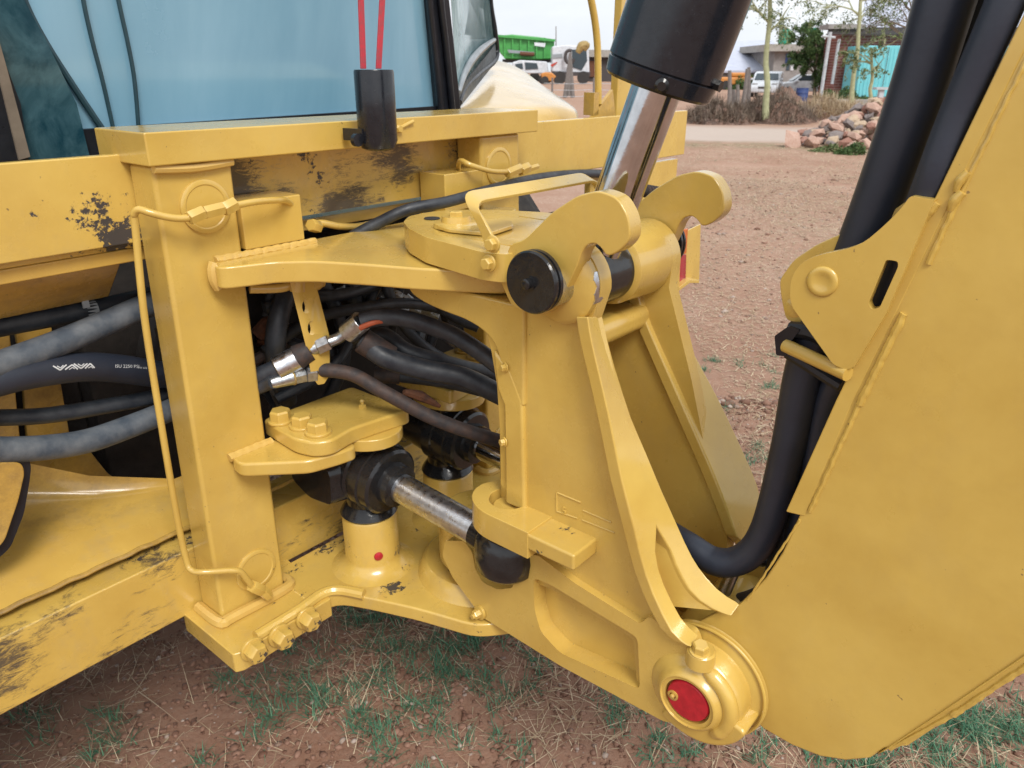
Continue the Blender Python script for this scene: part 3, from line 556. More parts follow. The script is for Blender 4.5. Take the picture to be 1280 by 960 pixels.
# --- boom cylinder
ca = V3((1.018, PIN.y + .006, PIN.z - .006)); cb = pm(821, 110, U=1.045); cdir = (cb - ca).normalized()
bc = part('boom_cylinder', M().lathe(cb, cdir, [(0, .045), (.0, .075), (.004, .079), (.024, .0815), (.026, .0795), (.028, .082), (.9, .082), (.905, .06)], 64), 'black_barrel', label='thick black barrel of the boom cylinder')
ob('gland_notch', M().lathe(cb + V3((-.066, -.046, .006)), (-1, -.5, -.2), [(0, .010), (.010, .010), (.013, .006)], 16), 'black_paint', bc); ob('gland_screw', M().lathe(cb + V3((.012, -.083, .006)), (0, -1, -.3), [(0, .008), (.012, .008)], 6), 'black_paint', bc)
ob('piston_rod', M().cyl(ca + cdir * .03, cb + cdir * .02, .037, n=56), 'chrome', bc)
ob('rod_eye', M().lathe(V3((.960, PIN.y, PIN.z)), (1, 0, 0), [(0, .046), (.0, .056), (.006, .061), (.02, .061), (.026, .053), (.104, .053)], 44), 'black_paint', bc)
ob('pin', M().cyl(V3((.872, PIN.y, PIN.z)), V3((1.268, PIN.y, PIN.z)), .030, n=32), 'steel_scratched', bc)
ob('worn_washer', M().lathe(pm(737, 345, U=.975), (-1, -.4, .3), [(0, .016), (.003, .015)], 20), 'steel_scratched', bc)
# --- boom
UB = .984
bo = pms([(872, 778), (895, 766), (925, 755), (957, 722), (978, 690), (1001, 640)], U=UB)
ed = [V3((UB, v, z)) for v, z in ((.296, 1.09), (.245, 1.30), (.160, 1.60), (.085, 2.0), (.04, 2.5))]
be = pms([(1001, 640), (1064, 500), (1190, 240), (1300, 18)], U=UB); dd_ = (be[-1] - be[-2]).normalized(); be += [be[-1] + dd_ * .6]
bd = pms([(1292, 828), (1180, 903), (1135, 933), (1106, 936), (1088, 948), (1058, 951), (1025, 946), (990, 932), (955, 912), (930, 890)], U=UB); d2 = (bd[0] - bd[1]).normalized()
tail_ = [bd[0] + d2 * .9, bd[0] + d2 * .5]
outl = bo[:-1] + be + [be[-1] + V3((0, -.5, .1))] + tail_ + bd
out_s = rnd(outl, [.0] * 2 + [.05] * 3 + [.0] * 6 + [0.0] * (len(outl) - 11), 4)
boom = part('boom', M().prism(outl, (.012, 0, 0)).prism([p + V3((.185, 0, 0)) for p in outl], (.012, 0, 0)), 'yellow_boom', bevel=.0035, seg=2, label='broad side plate of the boom')
# front cover plate (its edge shows as a strip along the boom) and back cover
e1 = pms([(982, 640), (1045, 500), (1172, 240), (1282, 12)], U=UB - .001); e1 += [e1[-1] + (e1[-1] - e1[-2]).normalized() * .6]
e2 = pms([(1006, 646), (1066, 503), (1193, 243), (1302, 20)], U=UB - .001); e2 += [e2[-1] + (e2[-1] - e2[-2]).normalized() * .6]
ob('front_cover', M().loft(e1, e2, (.204, 0, 0)), 'yellow_boom', boom, bevel=.002)
f1 = pms([(1284, 820), (1190, 884), (1108, 938)], U=UB - .003); f1 = [f1[0] + d2 * .8] + f1; f2 = [p + V3((0, .010, -.016)) for p in f1]
ob('rear_cover', M().loft(f1, f2, (.208, 0, 0)), 'yellow_boom', boom, bevel=.002)
g = random.Random(5)
def bead(a, b, U, r, stp=.006):
    A0, B0 = pm(*a, U=U), pm(*b, U=U); r *= .72; n = max(4, int((B0 - A0).length / stp)); pts = [A0 + (B0 - A0) * i / n + V3((0, g.uniform(-.0006, .0006), g.uniform(-.0006, .0006))) for i in range(n + 1)]
    return M().tube(pts, [r * (.85 + .22 * noise.noise((i_ * .23, r * 900, 0)) + g.uniform(-.07, .07)) for i_, _ in enumerate(pts)], 8, 2)
for a, b, r_ in (((1012, 640), (1074, 505), .0055), ((1074, 505), (1130, 392), .008), ((1160, 330), (1202, 240), .006), ((1202, 240), (1300, 40), .004), ((1300, 822), (1192, 893), .007), ((1192, 893), (1112, 936), .0055), ((935, 750), (1000, 650), .003)):
    ob('weld_bead', bead(a, b, UB, r_), 'yellow_boom', boom)
for (x, y, r_) in ((1210, 215, .0055), (1203, 240, .006), (1098, 392, .008), (1170, 252, .008)):
    p = pm(x, y, U=UB - .002); ob('weld_blob', M().tube([p, p + V3((0, .006, -.010)), p + V3((0, .008, -.022))], [r_ * .8, r_, r_ * .5], 10, 4), 'yellow_boom', boom)
ob('foot_tube', M().lathe((UB + .0, FOOT.y, FOOT.z), (1, 0, 0), [(0, .098), (.19, .098)], 40).lathe((UB - .012, FOOT.y - .0, FOOT.z), (1, 0, 0), [(0, .086), (.012, .107), (.014, .107)], 40), 'yellow_boom', boom, sharp=50)
ob('weld_bead', M().tube([V3((UB - .008, FOOT.y + .104 * math.cos(R(a)), FOOT.z + .104 * math.sin(R(a)))) for a in range(60, 300, 6)], .0028, 8, 3), 'yellow_boom', boom)
# transport-lock bracket on the boom
k1 = pms([(1172, 248), (1142, 243), (1128, 262), (1104, 285), (1078, 306), (1020, 318), (1002, 330), (992, 350), (993, 378), (1046, 452), (1062, 459), (1072, 455), (1112, 388)], U=.985)
slot = rnd(pms([(1112, 322), (1126, 324), (1127, 330), (1104, 381), (1094, 384), (1090, 376)], U=.985), .003)
k1r = rnd(k1, [.0, .004, .03, .03, .03, .02, .02, .02, .01, .005, .008, 0, 0])
bk1 = part('lock_bracket', M().prism(k1r, (-.014, 0, 0), [slot]), 'yellow_boom', bevel=.0025, label='near plate of the boom lock bracket with a slot')
ob('embossed_disc', M().lathe(pm(1028, 352, U=.971), (-1, 0, 0), [(0, .0195), (.0015, .0195), (.003, .017), (.003, .012), (.0015, .009)], 32), 'yellow_boom', bk1, sharp=60)
k2 = pms([(1150, 238), (1118, 262), (1020, 306), (992, 325), (974, 350), (976, 372), (982, 400), (1040, 420), (1100, 440), (1150, 350)], U=1.045)
part('lock_bracket', M().prism(rnd(k2, .008), (.014, 0, 0)), 'yellow_boom', bevel=.0025, label='far plate of the boom lock bracket')
ob('stop_bolt', M().cyl(pm(994, 384, U=.985), pm(994, 384, U=.985) + V3((.05, 0, 0)), .010, n=16).lathe(pm(994, 384, U=.985), (-1, 0, 0), [(0, .013), (.006, .013), (.008, .010)], 20), 'yellow_boom', bk1)
pa, pb = pm(982, 432, U=1.02), pm(1060, 468, U=.975); hp = part('hose_guide_pin', M().cyl(pa, pb, .0095, n=20), Y)
hd = pms([(968, 420), (985, 408), (1000, 412), (988, 428), (984, 446), (970, 444)], U=1.02); ob('rubber_grommet', M().prism(rnd(hd, .003), (.03, 0, 0)).tube([pm(988, 412, U=1.035), pm(1020, 418, U=1.03), pm(1055, 445, U=1.02)], .012, 10).tube([pm(985, 440, U=1.035), pm(1020, 462, U=1.035), pm(1052, 482, U=1.03)], .010, 10), 'black_rubber_seal', hp)
# hoses beside the boom
def hose(pts, r, mat, label=None, parent=root, n=18): return part('hydraulic_hose', M().tube(pts, r, n, 8), mat, label=label, parent=parent)
hose([pm(1270, -250, U=1.06), pm(1200, -60, U=1.06), pm(1141, 130, U=1.06), pm(1070, 320, U=1.06), pm(1012, 440, U=1.06), pm(985, 560, U=1.06), pm(958, 660, U=1.055), pm(930, 697, U=1.05), pm(895, 702, U=1.045), pm(860, 680, U=1.05), pm(830, 660, U=1.08)], [.034, .034, .032, .030, .028, .0255, .0245, .0245, .0245, .022, .02], 'rubber_sleeve', 'thick black sleeved hose curving down beside the boom')
hose([pm(1300, -200, U=1.12), pm(1232, -20, U=1.13), pm(1178, 130, U=1.13), pm(1100, 320, U=1.11), pm(1040, 470, U=1.10), pm(1012, 560, U=1.10), pm(985, 660, U=1.10), pm(960, 740, U=1.10), pm(900, 760, U=1.10)], [.030, .030, .028, .028, .024, .022, .022, .02, .02], 'rubber', 'second black hose behind the sleeved one')
hose([pm(1330, -200, U=1.03), pm(1266, -20, U=1.0), pm(1197, 140, U=1.0), pm(1158, 240, U=1.0), pm(1100, 390, U=1.03), pm(1034, 500, U=1.07), pm(1012, 600, U=1.08), pm(990, 690, U=1.09)], [.020, .020, .0185, .018, .018, .018, .018, .018], 'rubber_sleeve', 'slimmer hose against the boom edge with yellow paint marks')
hose([pm(905, 740, U=1.07), pm(930, 690, U=1.09), pm(955, 700, U=1.12), pm(975, 670, U=1.14)], .012, 'zinc')
# --- hoses crossing between carriage and tower
H = [([(452, 402, 1.14), (470, 397, 1.12), (505, 398, 1.08), (560, 416, 1.02), (600, 440, .96), (640, 470, .90), (690, 500, .86)], .0175, 'rubber'),
     ([(455, 425, 1.16), (480, 446, 1.12), (530, 462, 1.07), (580, 472, 1.01), (640, 500, .93), (700, 520, .88)], .0215, 'rubber'),
     ([(440, 420, 1.22), (480, 420, 1.18), (510, 440, 1.13), (560, 455, 1.08), (620, 470, 1.04)], .018, 'rubber'),
     ([(400, 462, 1.22), (440, 468, 1.17), (480, 490, 1.11), (540, 522, 1.04), (600, 544, .97), (660, 560, .91)], .0145, 'rubber_rusty'),
     ([(470, 468, 1.24), (500, 470, 1.20), (560, 478, 1.12), (610, 490, 1.04), (650, 500, 1.0)], .0145, 'rubber'),
     ([(368, 345, 1.36), (356, 370, 1.33), (346, 410, 1.32), (345, 450, 1.34), (360, 500, 1.40)], .021, 'rubber'),
     ([(310, 475, 1.30), (335, 465, 1.27), (352, 457, 1.25)], .0175, 'rubber'), ([(310, 490, 1.30), (332, 480, 1.27), (342, 477, 1.25)], .0145, 'rubber')]
H += [([(330, 385, 1.40), (380, 372, 1.38), (430, 368, 1.36), (480, 352, 1.38)], .014, 'rubber'), ([(330, 440, 1.38), (390, 400, 1.36), (450, 385, 1.33), (520, 380, 1.30), (600, 400, 1.24)], .013, 'rubber'),
      ([(345, 500, 1.36), (400, 470, 1.34), (430, 440, 1.33), (470, 360, 1.38)], .012, 'rubber'), ([(480, 345, 1.36), (500, 400, 1.32), (540, 440, 1.26), (600, 470, 1.20)], .013, 'rubber'),
      ([(410, 500, 1.40), (430, 450, 1.38), (425, 400, 1.38), (400, 345, 1.40)], .015, 'rubber'), ([(520, 350, 1.30), (560, 392, 1.26), (598, 410, 1.2)], .012, 'rubber')]
hs_ = [hose([pm(x, y, V=v) for x, y, v in l], r, m_) for l, r, m_ in H]
def seg(name, a, b, r, mat, V0, V1, par, r2=None, n=24, hx=False):
    A0, B0 = pm(*a, V=V0), pm(*b, V=V1); m = M()
    if hx: m.lathe(A0, B0 - A0, [(0, r * .9), (.002, r), ((B0 - A0).length - .002, r), ((B0 - A0).length, r * .9)], 6)
    else: m.cyl(A0, B0, r, r2, n, .001)
    return ob(name, m, mat, par)
h = hs_[6]; seg('ferrule', (345, 461), (374, 446), .0235, 'steel_scratched', 1.255, 1.235, h); seg('collar', (371, 447), (388, 438), .025, 'rubber_rusty', 1.237, 1.222, h, .021); seg('hex_nut', (396, 434), (412, 427), .0165, 'zinc', 1.215, 1.20, h, hx=True); seg('pipe', (388, 437), (398, 433), .013, 'zinc', 1.222, 1.213, h)
ob('bent_pipe', M().tube([pm(410, 428, V=1.20), pm(424, 422, V=1.19), pm(436, 413, V=1.175), pm(448, 405, V=1.155)], .0115, 14), 'zinc', h); seg('ferrule', (434, 417), (452, 401), .0215, 'zinc', 1.17, 1.14, h)
h = hs_[7]; seg('ferrule', (338, 479), (366, 471), .012, 'zinc', 1.255, 1.24, h, .016); seg('hex_nut', (367, 471), (382, 468), .0165, 'zinc', 1.24, 1.232, h, hx=True); seg('hex_nut', (382, 467), (395, 465), .0195, 'zinc', 1.232, 1.225, h, hx=True); seg('hex_nut', (402, 463), (414, 461), .0155, 'zinc', 1.22, 1.213, h, hx=True); seg('o_ring', (364, 472), (367, 471), .0165, 'ochre_metal', 1.241, 1.24, h)
seg('ferrule', (452, 425), (488, 448), .026, 'rubber_rusty', 1.16, 1.12, hs_[1]); seg('ferrule', (468, 468), (500, 470), .018, 'rubber_rusty', 1.24, 1.20, hs_[4])
ob('torn_sheath', M().tube([pm(450, 410, V=1.13), pm(465, 404, V=1.11), pm(480, 402, V=1.10), pm(497, 406, V=1.085)], [.006, .005, .004, .002], 8), 'orange_sheath', hs_[0])
ob('rust_patch', M().tube([pm(505, 490, V=1.12), pm(525, 495, V=1.11), pm(550, 508, V=1.09)], [.006, .012, .004], 8), 'rust', hs_[3])
# drilled hanger bar with its cross tube
hb = pms([(362, 352), (387, 352), (405, 420), (406, 470), (398, 482), (389, 470), (384, 440), (372, 392)], V=1.215)
holes = [[pm(x, y, V=1.215) + V3((.0095 * math.cos(t), 0, .0145 * math.sin(t))) for t in np.linspace(0, 2 * math.pi, 17)[:-1]] for x, y in ((376, 384), (383, 411))]
hg = part('hanger_bar', M().prism(rnd(hb, .004), (.010, -.004, 0), holes), Y, bevel=.001)
ob('cross_tube', M().tube([pm(312, 361, V=1.26), pm(350, 360, V=1.24), pm(372, 354, V=1.23), pm(404, 353, V=1.225)], .009, 12).cyl(pm(372, 345, V=1.22), pm(372, 364, V=1.22), .014, n=20), Y, hg); ob('tube_end', M().lathe(pm(388, 354, V=1.225), (1, -.1, 0), [(0, .016), (.012, .017), (.02, .014)], 20), Y, hg)
# hoses on the far left
V1_ = 1.46
hose([pm(x, y, V=v) for x, y, v in ((-700, 700, 1.40), (-300, 560, 1.41), (-120, 500, 1.40), (-40, 470, 1.42), (10, 452, 1.44), (70, 430, 1.45), (130, 405, 1.46), (190, 380, 1.47), (240, 370, 1.50))], .0235, 'rubber_dusty', 'dusty blue-grey hose, uppermost at the left')
hl = hose([pm(x, y, V=v) for x, y, v in ((-700, 700, 1.40), (-300, 560, 1.41), (-120, 500, 1.42), (-40, 485, 1.43), (30, 468, 1.44), (100, 459, 1.45), (150, 461, 1.46), (200, 468, 1.48), (250, 470, 1.50))], .0275, 'rubber_sleeve', 'thick hose with white zigzag print')
hose([pm(x, y, V=v) for x, y, v in ((-700, 560, 1.52), (-300, 530, 1.50), (-60, 522, 1.50), (0, 522, 1.50), (60, 519, 1.50), (130, 508, 1.50), (200, 494, 1.50), (260, 470, 1.54))], .0155, 'rubber')
hose([pm(x, y, V=v) for x, y, v in ((-700, 560, 1.42), (-300, 556, 1.42), (-60, 558, 1.42), (0, 562, 1.43), (60, 559, 1.44), (110, 551, 1.45), (160, 534, 1.46), (205, 516, 1.47), (250, 495, 1.5))], .023, 'rubber_dusty', 'dusty blue-grey hose, lowest at the left')
ht = hose([pm(x, y, V=v) for x, y, v in ((-700, 560, 1.52), (-300, 465, 1.52), (-60, 420, 1.52), (0, 408, 1.52), (60, 397, 1.52), (120, 386, 1.52), (190, 370, 1.53))], .019, 'rubber', 'black hose with a strip of silver tape')
ob('silver_tape', M().cyl(pm(105, 389, V=1.52), pm(119, 386.5, V=1.52), .0195, n=20), 'silver_tape', ht); ob('silver_tape', M().box(0, .012, 0, .004, 0, .03), 'silver_tape', ht).location = pm(106, 375, V=1.5) - ABS[ht.name]
# white print on the hose: zigzags and figures lying on its near side
from mathutils.bvhtree import BVHTree
_bv = BVHTree.FromPolygons([v.co + ABS[hl.name] for v in hl.data.vertices], [tuple(f.vertices) for f in hl.data.polygons])
def onhose(x, y, up=.0008):
    a, b, c = _ray(x, y); d = V3((a * CT + b * ST, -a * ST + b * CT, c)).normalized(); h = _bv.ray_cast(V3((0, 0, EYE)), d)
    return (h[0] + h[1] * up) if h[0] else None
def zig(name, pl, wpx):
    m = M()
    for (x0, y0), (x1, y1) in zip(pl[:-1], pl[1:]):
        q_ = math.hypot(x1 - x0, y1 - y0); ox, oy = -(y1 - y0) / q_ * wpx, (x1 - x0) / q_ * wpx
        for k_ in range(4):
            t0, t1 = k_ / 4, (k_ + 1) / 4; c = [onhose(x0 + (x1 - x0) * t + sg_ * ox, y0 + (y1 - y0) * t + sg_ * oy) for t, sg_ in ((t0, -1), (t1, -1), (t1, 1), (t0, 1))]
            if all(c): m.add(c, [(0, 1, 2, 3)])
    ob(name, m, 'white_print', hl)
zz = M()
for pl, wpx in (([(66, 457.5), (75, 462.6), (83, 456)], .85), ([(71, 457.6), (75.5, 460), (79, 456.6)], .6), ([(81, 462), (90, 456), (97, 461.5)], .85), ([(86, 461.8), (90.5, 459.2), (93, 461)], .5), ([(92, 454.8), (101, 460.5), (109, 454.5)], .85), ([(97, 455), (101.5, 457.6), (105, 454.6)], .6), ([(106, 460.5), (112.5, 454.5), (118, 459.8)], .85), ([(110, 460), (113.5, 458), (116, 460.3)], .5)): zig('hose_print', pl, wpx)
def hose_text(body, x0, y0, h, sl):
    cu = bpy.data.curves.new('t', 'FONT'); cu.body = body; cu.size = 1.0; cu.resolution_u = 2; t = bpy.data.objects.new('t', cu); COL.objects.link(t)
    me = bpy.data.meshes.new_from_object(t.evaluated_get(bpy.context.evaluated_depsgraph_get())); bpy.data.objects.remove(t)
    ps = [onhose(x0 + v.co.x * h * 1.05, y0 - v.co.y * h + v.co.x * h * sl) for v in me.vertices]
    if all(ps): ob('hose_print', M().add(ps, [tuple(f.vertices) for f in me.polygons]), 'white_print', hl)
hose_text('ISU 2250 PSI', 143.5, 459.5, 5.6, .02); hose_text('TW 602', 171.5, 460.8, 3.4, .04)
# --- steel grease lines on the columns
def line(pts, r=.0062): return M().tube(pts, r, 12, 8)
gl = part('grease_line', line([pm(244, 271, V=1.222), pm(226, 273, V=1.228), pm(208, 271, V=1.235), pm(188, 266, V=1.245), pm(174, 262, V=1.258), pm(168, 268, V=1.268), pm(169, 282, V=1.272), pm(181, 400, V=1.282), pm(203, 540, V=1.29), pm(222, 650, V=1.29), pm(233, 700, V=1.287), pm(240, 713, V=1.275), pm(256, 715, V=1.255), pm(288, 713, V=1.235), pm(301, 715, V=1.23), pm(311, 727, V=1.232), pm(319, 737, V=1.238)]), Y)
def nut(a, b, r, par, V_=1.222): seg('hex_nut', a, b, r, Y, V_, V_, par, hx=True)
nut((236, 273), (254, 265), .0125, gl); nut((255, 266), (279, 260), .0115, gl); nut((279, 262), (294, 254), .013, gl)
nut((314, 732), (327, 738), .0135, gl, 1.236); nut((325, 735), (336, 746), .011, gl, 1.236)
gl2 = part('grease_line', line([pm(292, 257, V=1.222), pm(320, 252, V=1.225), pm(346, 250, V=1.235), pm(358, 251, V=1.255), pm(366, 258, V=1.275), pm(369, 268, V=1.30)]), Y)
gl3 = part('grease_line', line([pm(395, 280, V=1.30), pm(404, 279, V=1.30), pm(425, 283, V=1.31), pm(448, 283, V=1.33), pm(470, 278, V=1.35)], .0075), Y); seg('hex_nut', (388, 281), (398, 284), .013, Y, 1.28, 1.29, gl3, hx=True)
gl4 = part('grease_line', line([pm(662, 210, V=1.225), pm(640, 214, V=1.225), pm(615, 214, V=1.23), pm(590, 207, V=1.24), pm(576, 201, V=1.27), pm(573, 210, V=1.30), pm(578, 226, V=1.32), pm(583, 236, V=1.32)]), Y)
nut((634, 217), (650, 210), .0125, gl4, 1.225); nut((650, 213), (660, 209), .014, gl4, 1.225); nut((658, 212), (672, 208), .008, gl4, 1.225)
hose([pm(x, y, V=v) for x, y, v in ((440, 296, 1.30), (470, 280, 1.27), (510, 262, 1.23), (560, 252, 1.20), (610, 238, 1.22), (660, 225, 1.28), (700, 219, 1.32), (745, 217, 1.34), (790, 220, 1.36))], .0125, 'rubber', 'black hose running above the upper arm')
sc = part('coil_sleeve', M().tube([pm(800, 238, V=1.2), pm(840, 243, V=1.2)], .014, 12), 'grime')
for i in range(9): ob('coil_turn', M().lathe(pm(806 + i * 4, 238.5 + i * .7, V=1.2), (1, .1, -.1), [(0, .016), (.002, .020), (.005, .020), (.007, .016)], 18), 'rubber_rusty', sc)
ob('hex_nut', M().lathe(pm(796, 236, V=1.2), (1, .1, -.1), [(0, .016), (.02, .016)], 6), 'zinc', sc)
# --- right end of the frame: post, rail, lamp box
post = part('stabiliser_post', M().box(2.345, 2.64, 1.50, 1.53, 1.44, 2.6), Y, bevel=.004)
gr = [pm(x, y, V=1.5) for x, y in ((715, -150), (733, -30), (747, 40), (748, 130))]
part('grab_rail', M().tube(rnd(gr, .08, 4, False), .0115, 12, 3), Y)
part('rail_foot', M().prism(pms([(740, 147), (766, 112), (770, 149)], V=1.49), (0, .012, 0)).box(*[float(t) for t in (2.19, 2.22, 1.49, 1.53, 1.515, 1.585)]), 'yellow_dirty')
lb_ = part('lamp_box', M().prism(rnd(pms([(846, 290), (874, 288), (876, 300), (872, 352), (868, 350), (866, 300), (850, 298)], U=2.30), .01), (-.03, 0, 0)), Y, bevel=.002)
lx = 2.46
def lp_(x, y, dv=0.0): p = pm(x, y, V=1.24 + dv); return p
m = M(); A0 = [lp_(820, 363), lp_(843, 364), lp_(846, 300), lp_(822, 300)]; m.prism(A0, (.004, .05, 0)); m.prism([lp_(843, 364), lp_(858, 355), lp_(872, 353), lp_(878, 292), lp_(870, 286), lp_(846, 300)][:3] + [lp_(872, 348), lp_(857, 350), lp_(845, 358)], (.0, .03, 0))
bpy.data.objects.remove(lb_)
lb_ = part('lamp_box', M().prism(pms([(820, 363), (843, 365), (850, 285), (822, 285)], V=1.30), (.005, .006, 0)).prism(pms([(843, 365), (846, 366), (862, 354), (874, 354), (874, 350), (861, 350), (847, 361)], V=1.30), (.02, .07, 0)).prism(pms([(856, 290), (876, 280), (874, 352), (856, 351)], V=1.34), (.006, .006, 0)).prism(pms([(848, 290), (852, 290), (849, 362), (843, 365)], V=1.30), (.02, .05, 0)), Y, bevel=.0015)
ob('indicator_lens', M().prism(pms([(845, 288), (860, 286), (858, 317), (845, 320)], V=1.325), (.01, .006, 0)), 'lens_orange', lb_, bevel=.002)
ob('tail_lens', M().prism(pms([(845, 321), (858, 318), (857, 350), (845, 357)], V=1.325), (.01, .006, 0)), 'lens_red', lb_, bevel=.002)
part('lamp_bracket', M().prism(pms([(818, 366), (839, 366), (838, 420), (818, 420)], V=1.31), (.006, .05, 0)), Y, bevel=.002)
# --- cab rear: panes, seals, dark lines, dark reflection, fender
gv = 1.72; tilt = .04
def gp(x, y, dv=0.0): p = pm(x, y, V=gv); p = pm(x, y, V=gv - .12 * (p.z - 1.5) + dv); return p
cg = part('rear_window', M().prism([gp(-400, -500), gp(470, -500), gp(540, 0), gp(552, 140), (gp(552, 210)), gp(-300, 250)], (0, .006, 0)), 'cab_glass', label='blue-tinted dusty rear window of the cab')
part('dark_reflection', M().prism([gp(-40, -120, -.03), gp(18, -20, -.03), gp(30, 0, -.03), gp(60, 55, -.03), gp(96, 130, -.03), gp(112, 195, -.03), gp(112, 225, -.03), gp(-60, 240, -.03)], (0, .006, 0)), 'glass_dark_reflection', label='dark reflection added as a sheet at the lower left of the cab window')  # sheet added before the glass for a dark reflected shape, not a second pane
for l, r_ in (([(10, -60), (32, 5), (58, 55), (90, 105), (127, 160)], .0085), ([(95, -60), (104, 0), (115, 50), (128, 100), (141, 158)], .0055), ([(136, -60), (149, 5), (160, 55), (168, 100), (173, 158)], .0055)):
    part('dark_line', M().tube([gp(x, y, -.012) for x, y in l], r_ * .8, 8), 'dark_teal')  # dark teal tubes just off the glass, one for each dark line
part('window_frame', M().prism([gp(-40, -60, -.05), gp(-8, 40, -.05), (gp(26, 130, -.05)), gp(36, 200, -.05), gp(20, 205, -.05), gp(-60, 205, -.05)], (0, .04, 0)), 'bark_grey' if 0 else 'black_rubber_seal')
part('window_frame', M().prism([gp(-4, 40, -.056), gp(10, 90, -.056), gp(38, 196, -.056), gp(24, 200, -.056), gp(0, 100, -.056)], (0, .04, 0)), 'rust' if 0 else 'bark_grey', label='weathered brown strip of the window frame')
part('cab_pillar', M().prism([gp(532, -60, -.03), gp(558, -60, -.03), gp(562, 0, -.03), gp(577, 140, -.03), gp(580, 200, -.03), gp(552, 200, -.03), gp(549, 140, -.03), gp(536, 0, -.03)], (.02, .07, 0)).tube([gp(534, -60, -.03), gp(537, 0, -.03), gp(543, 60, -.03), gp(551, 140, -.03)], .010, 8).tube([gp(547, -60, -.04), gp(551, 0, -.04), gp(558, 60, -.04), gp(566, 140, -.04)], .010, 8), 'black_rubber_seal', bevel=.006)
part('window_frame', M().prism([gp(-300, 188, -.02), gp(560, 132, -.02), gp(560, 175, -.02), gp(-300, 235, -.02)], (0, .03, 0)), 'black_rubber_seal')
def qp(x, y, v): return pm(x, y, V=v)
Q = [qp(560, -60, 1.76), qp(611, -60, 2.2), qp(613, 0, 2.2), qp(619, 40, 2.2), qp(620, 72, 2.2), qp(573, 120, 1.76), qp(568, 60, 1.76)]
part('corner_window', M().prism(Q, (.004, .006, 0)), 'corner_glass', label='clear corner pane beside the black cab pillar')
part('corner_seal', M().tube([qp(611, -60, 2.19), qp(613, 0, 2.19), qp(619, 40, 2.19), qp(620.5, 72, 2.19), qp(600, 92, 1.98), qp(583, 108, 1.84), qp(574, 128, 1.75)], .010, 8), 'black_rubber_seal')
part('corner_trim', M().tube([qp(618, 50, 2.16), qp(604, 60, 2.0), qp(591, 74, 1.88), qp(581, 92, 1.80), qp(574, 115, 1.74)], [.008, .012, .012, .010, .006], 8), 'grey_trim')
part('corner_sill', M().prism([qp(619, 55, 2.18), qp(621, 76, 2.18), qp(575, 134, 1.75), qp(574, 112, 1.75)], (.004, .01, 0)), 'black_rubber_seal')
rows = [[(560, 170), (600, 170), (640, 168), (680, 166), (712, 163), (722, 158)], [(560, 150), (600, 150), (640, 149), (680, 147), (710, 145), (723, 146)], [(560, 142), (600, 137), (640, 136), (680, 134), (706, 133), (722, 140)], [(562, 137), (600, 130), (640, 130), (680, 128), (703, 128), (718, 134)], [(575, 126), (600, 108), (635, 108), (668, 110), (690, 117), (708, 127)], [(605, 84), (617, 74), (634, 78), (655, 88), (672, 102), (697, 120)]]
vs_ = [1.66, 1.68, 1.70, 1.76, 1.95, 2.5]; fm = M(); vv = []
for r_, v in zip(rows, vs_): vv += [pm(x, y, V=v) for x, y in r_]
fm.add(vv, [(i * 6 + j, i * 6 + j + 1, i * 6 + j + 7, i * 6 + j + 6) for i in range(5) for j in range(5)])
fo = part('fender', fm, 'yellow_fender', sharp=60, label='pale glossy fender over the right rear wheel')
sm_ = fo.modifiers.new('s', 'SUBSURF'); sm_.levels = sm_.render_levels = 2; so_ = fo.modifiers.new('t', 'SOLIDIFY'); so_.thickness = .006
part('cab_body', M().box(-.1, 2.0, 1.90, 3.6, 1.30, 1.47).box(.2, 1.9, 1.95, 3.6, 1.47, 2.9), 'grime', bevel=.02)

# --- black cylinder on red straps
P0 = pm(467, 188, V=1.185); P1 = pm(467, 87, V=1.185); P0 = V3((P1.x, P1.y, P0.z)); hc = empty('hanging_cylinder', (P0.x * CT - P0.y * ST, P0.x * ST + P0.y * CT, P0.z), YAW); ABS[hc.name] = P0
tag(hc, 'black capped cylinder hanging from two red straps before the cab window', 'cylinder')
ob('body', M().lathe(P0, (0, 0, 1), [(0, .022), (.004, .032), (.018, .0375), ((P1 - P0).z - .004, .0375), ((P1 - P0).z, .036)], 40), 'black_barrel', hc)
ob('side_lug', M().lathe(pm(444, 175, V=1.195), (0, -1, 0), [(0, .012), (.01, .012)], 12).box(P0.x - .040, P0.x - .03, P0.y - .002, P0.y + .055, P0.z + .018, P0.z + .040), 'black_barrel', hc)
for a, b, dx in (((455, 86), (450, -60), 0), ((474, 86), (482, -60), 1)):
    A0, B0 = pm(*a, V=1.185), pm(*b, V=1.185); dr = B0 - A0; B1 = A0 + dr * 4; wv = V3((.0062, 0, 0))
    ob('strap', M().prism([A0 - wv, A0 + wv, B1 + wv, B1 - wv], (0, .004, 0)), 'red_strap', hc, bevel=.001)

# ------------------------------------------------------------------ GROUND
def mesh_np(name, V, F, mat, tint=None, kind='stuff', label=None, smooth=False):
    me = bpy.data.meshes.new(name); nv = len(V); k = F.shape[1]; nf = len(F)
    me.vertices.add(nv); me.vertices.foreach_set('co', np.asarray(V, np.float32).ravel())
    me.loops.add(nf * k); me.loops.foreach_set('vertex_index', F.astype(np.int32).ravel())
    me.polygons.add(nf); me.polygons.foreach_set('loop_start', np.arange(0, nf * k, k, dtype=np.int32)); me.polygons.foreach_set('loop_total', np.full(nf, k, np.int32))
    if smooth: me.polygons.foreach_set('use_smooth', np.ones(nf, bool))
    me.update(); me.validate()
    if tint is not None: a = me.attributes.new('tint', 'FLOAT', 'POINT'); a.data.foreach_set('value', np.asarray(tint, np.float32))
    me.materials.append(MATS[mat]); o = bpy.data.objects.new(name, me); COL.objects.link(o)
    if kind: o['kind'] = kind
    if label: o['label'] = label
    return o
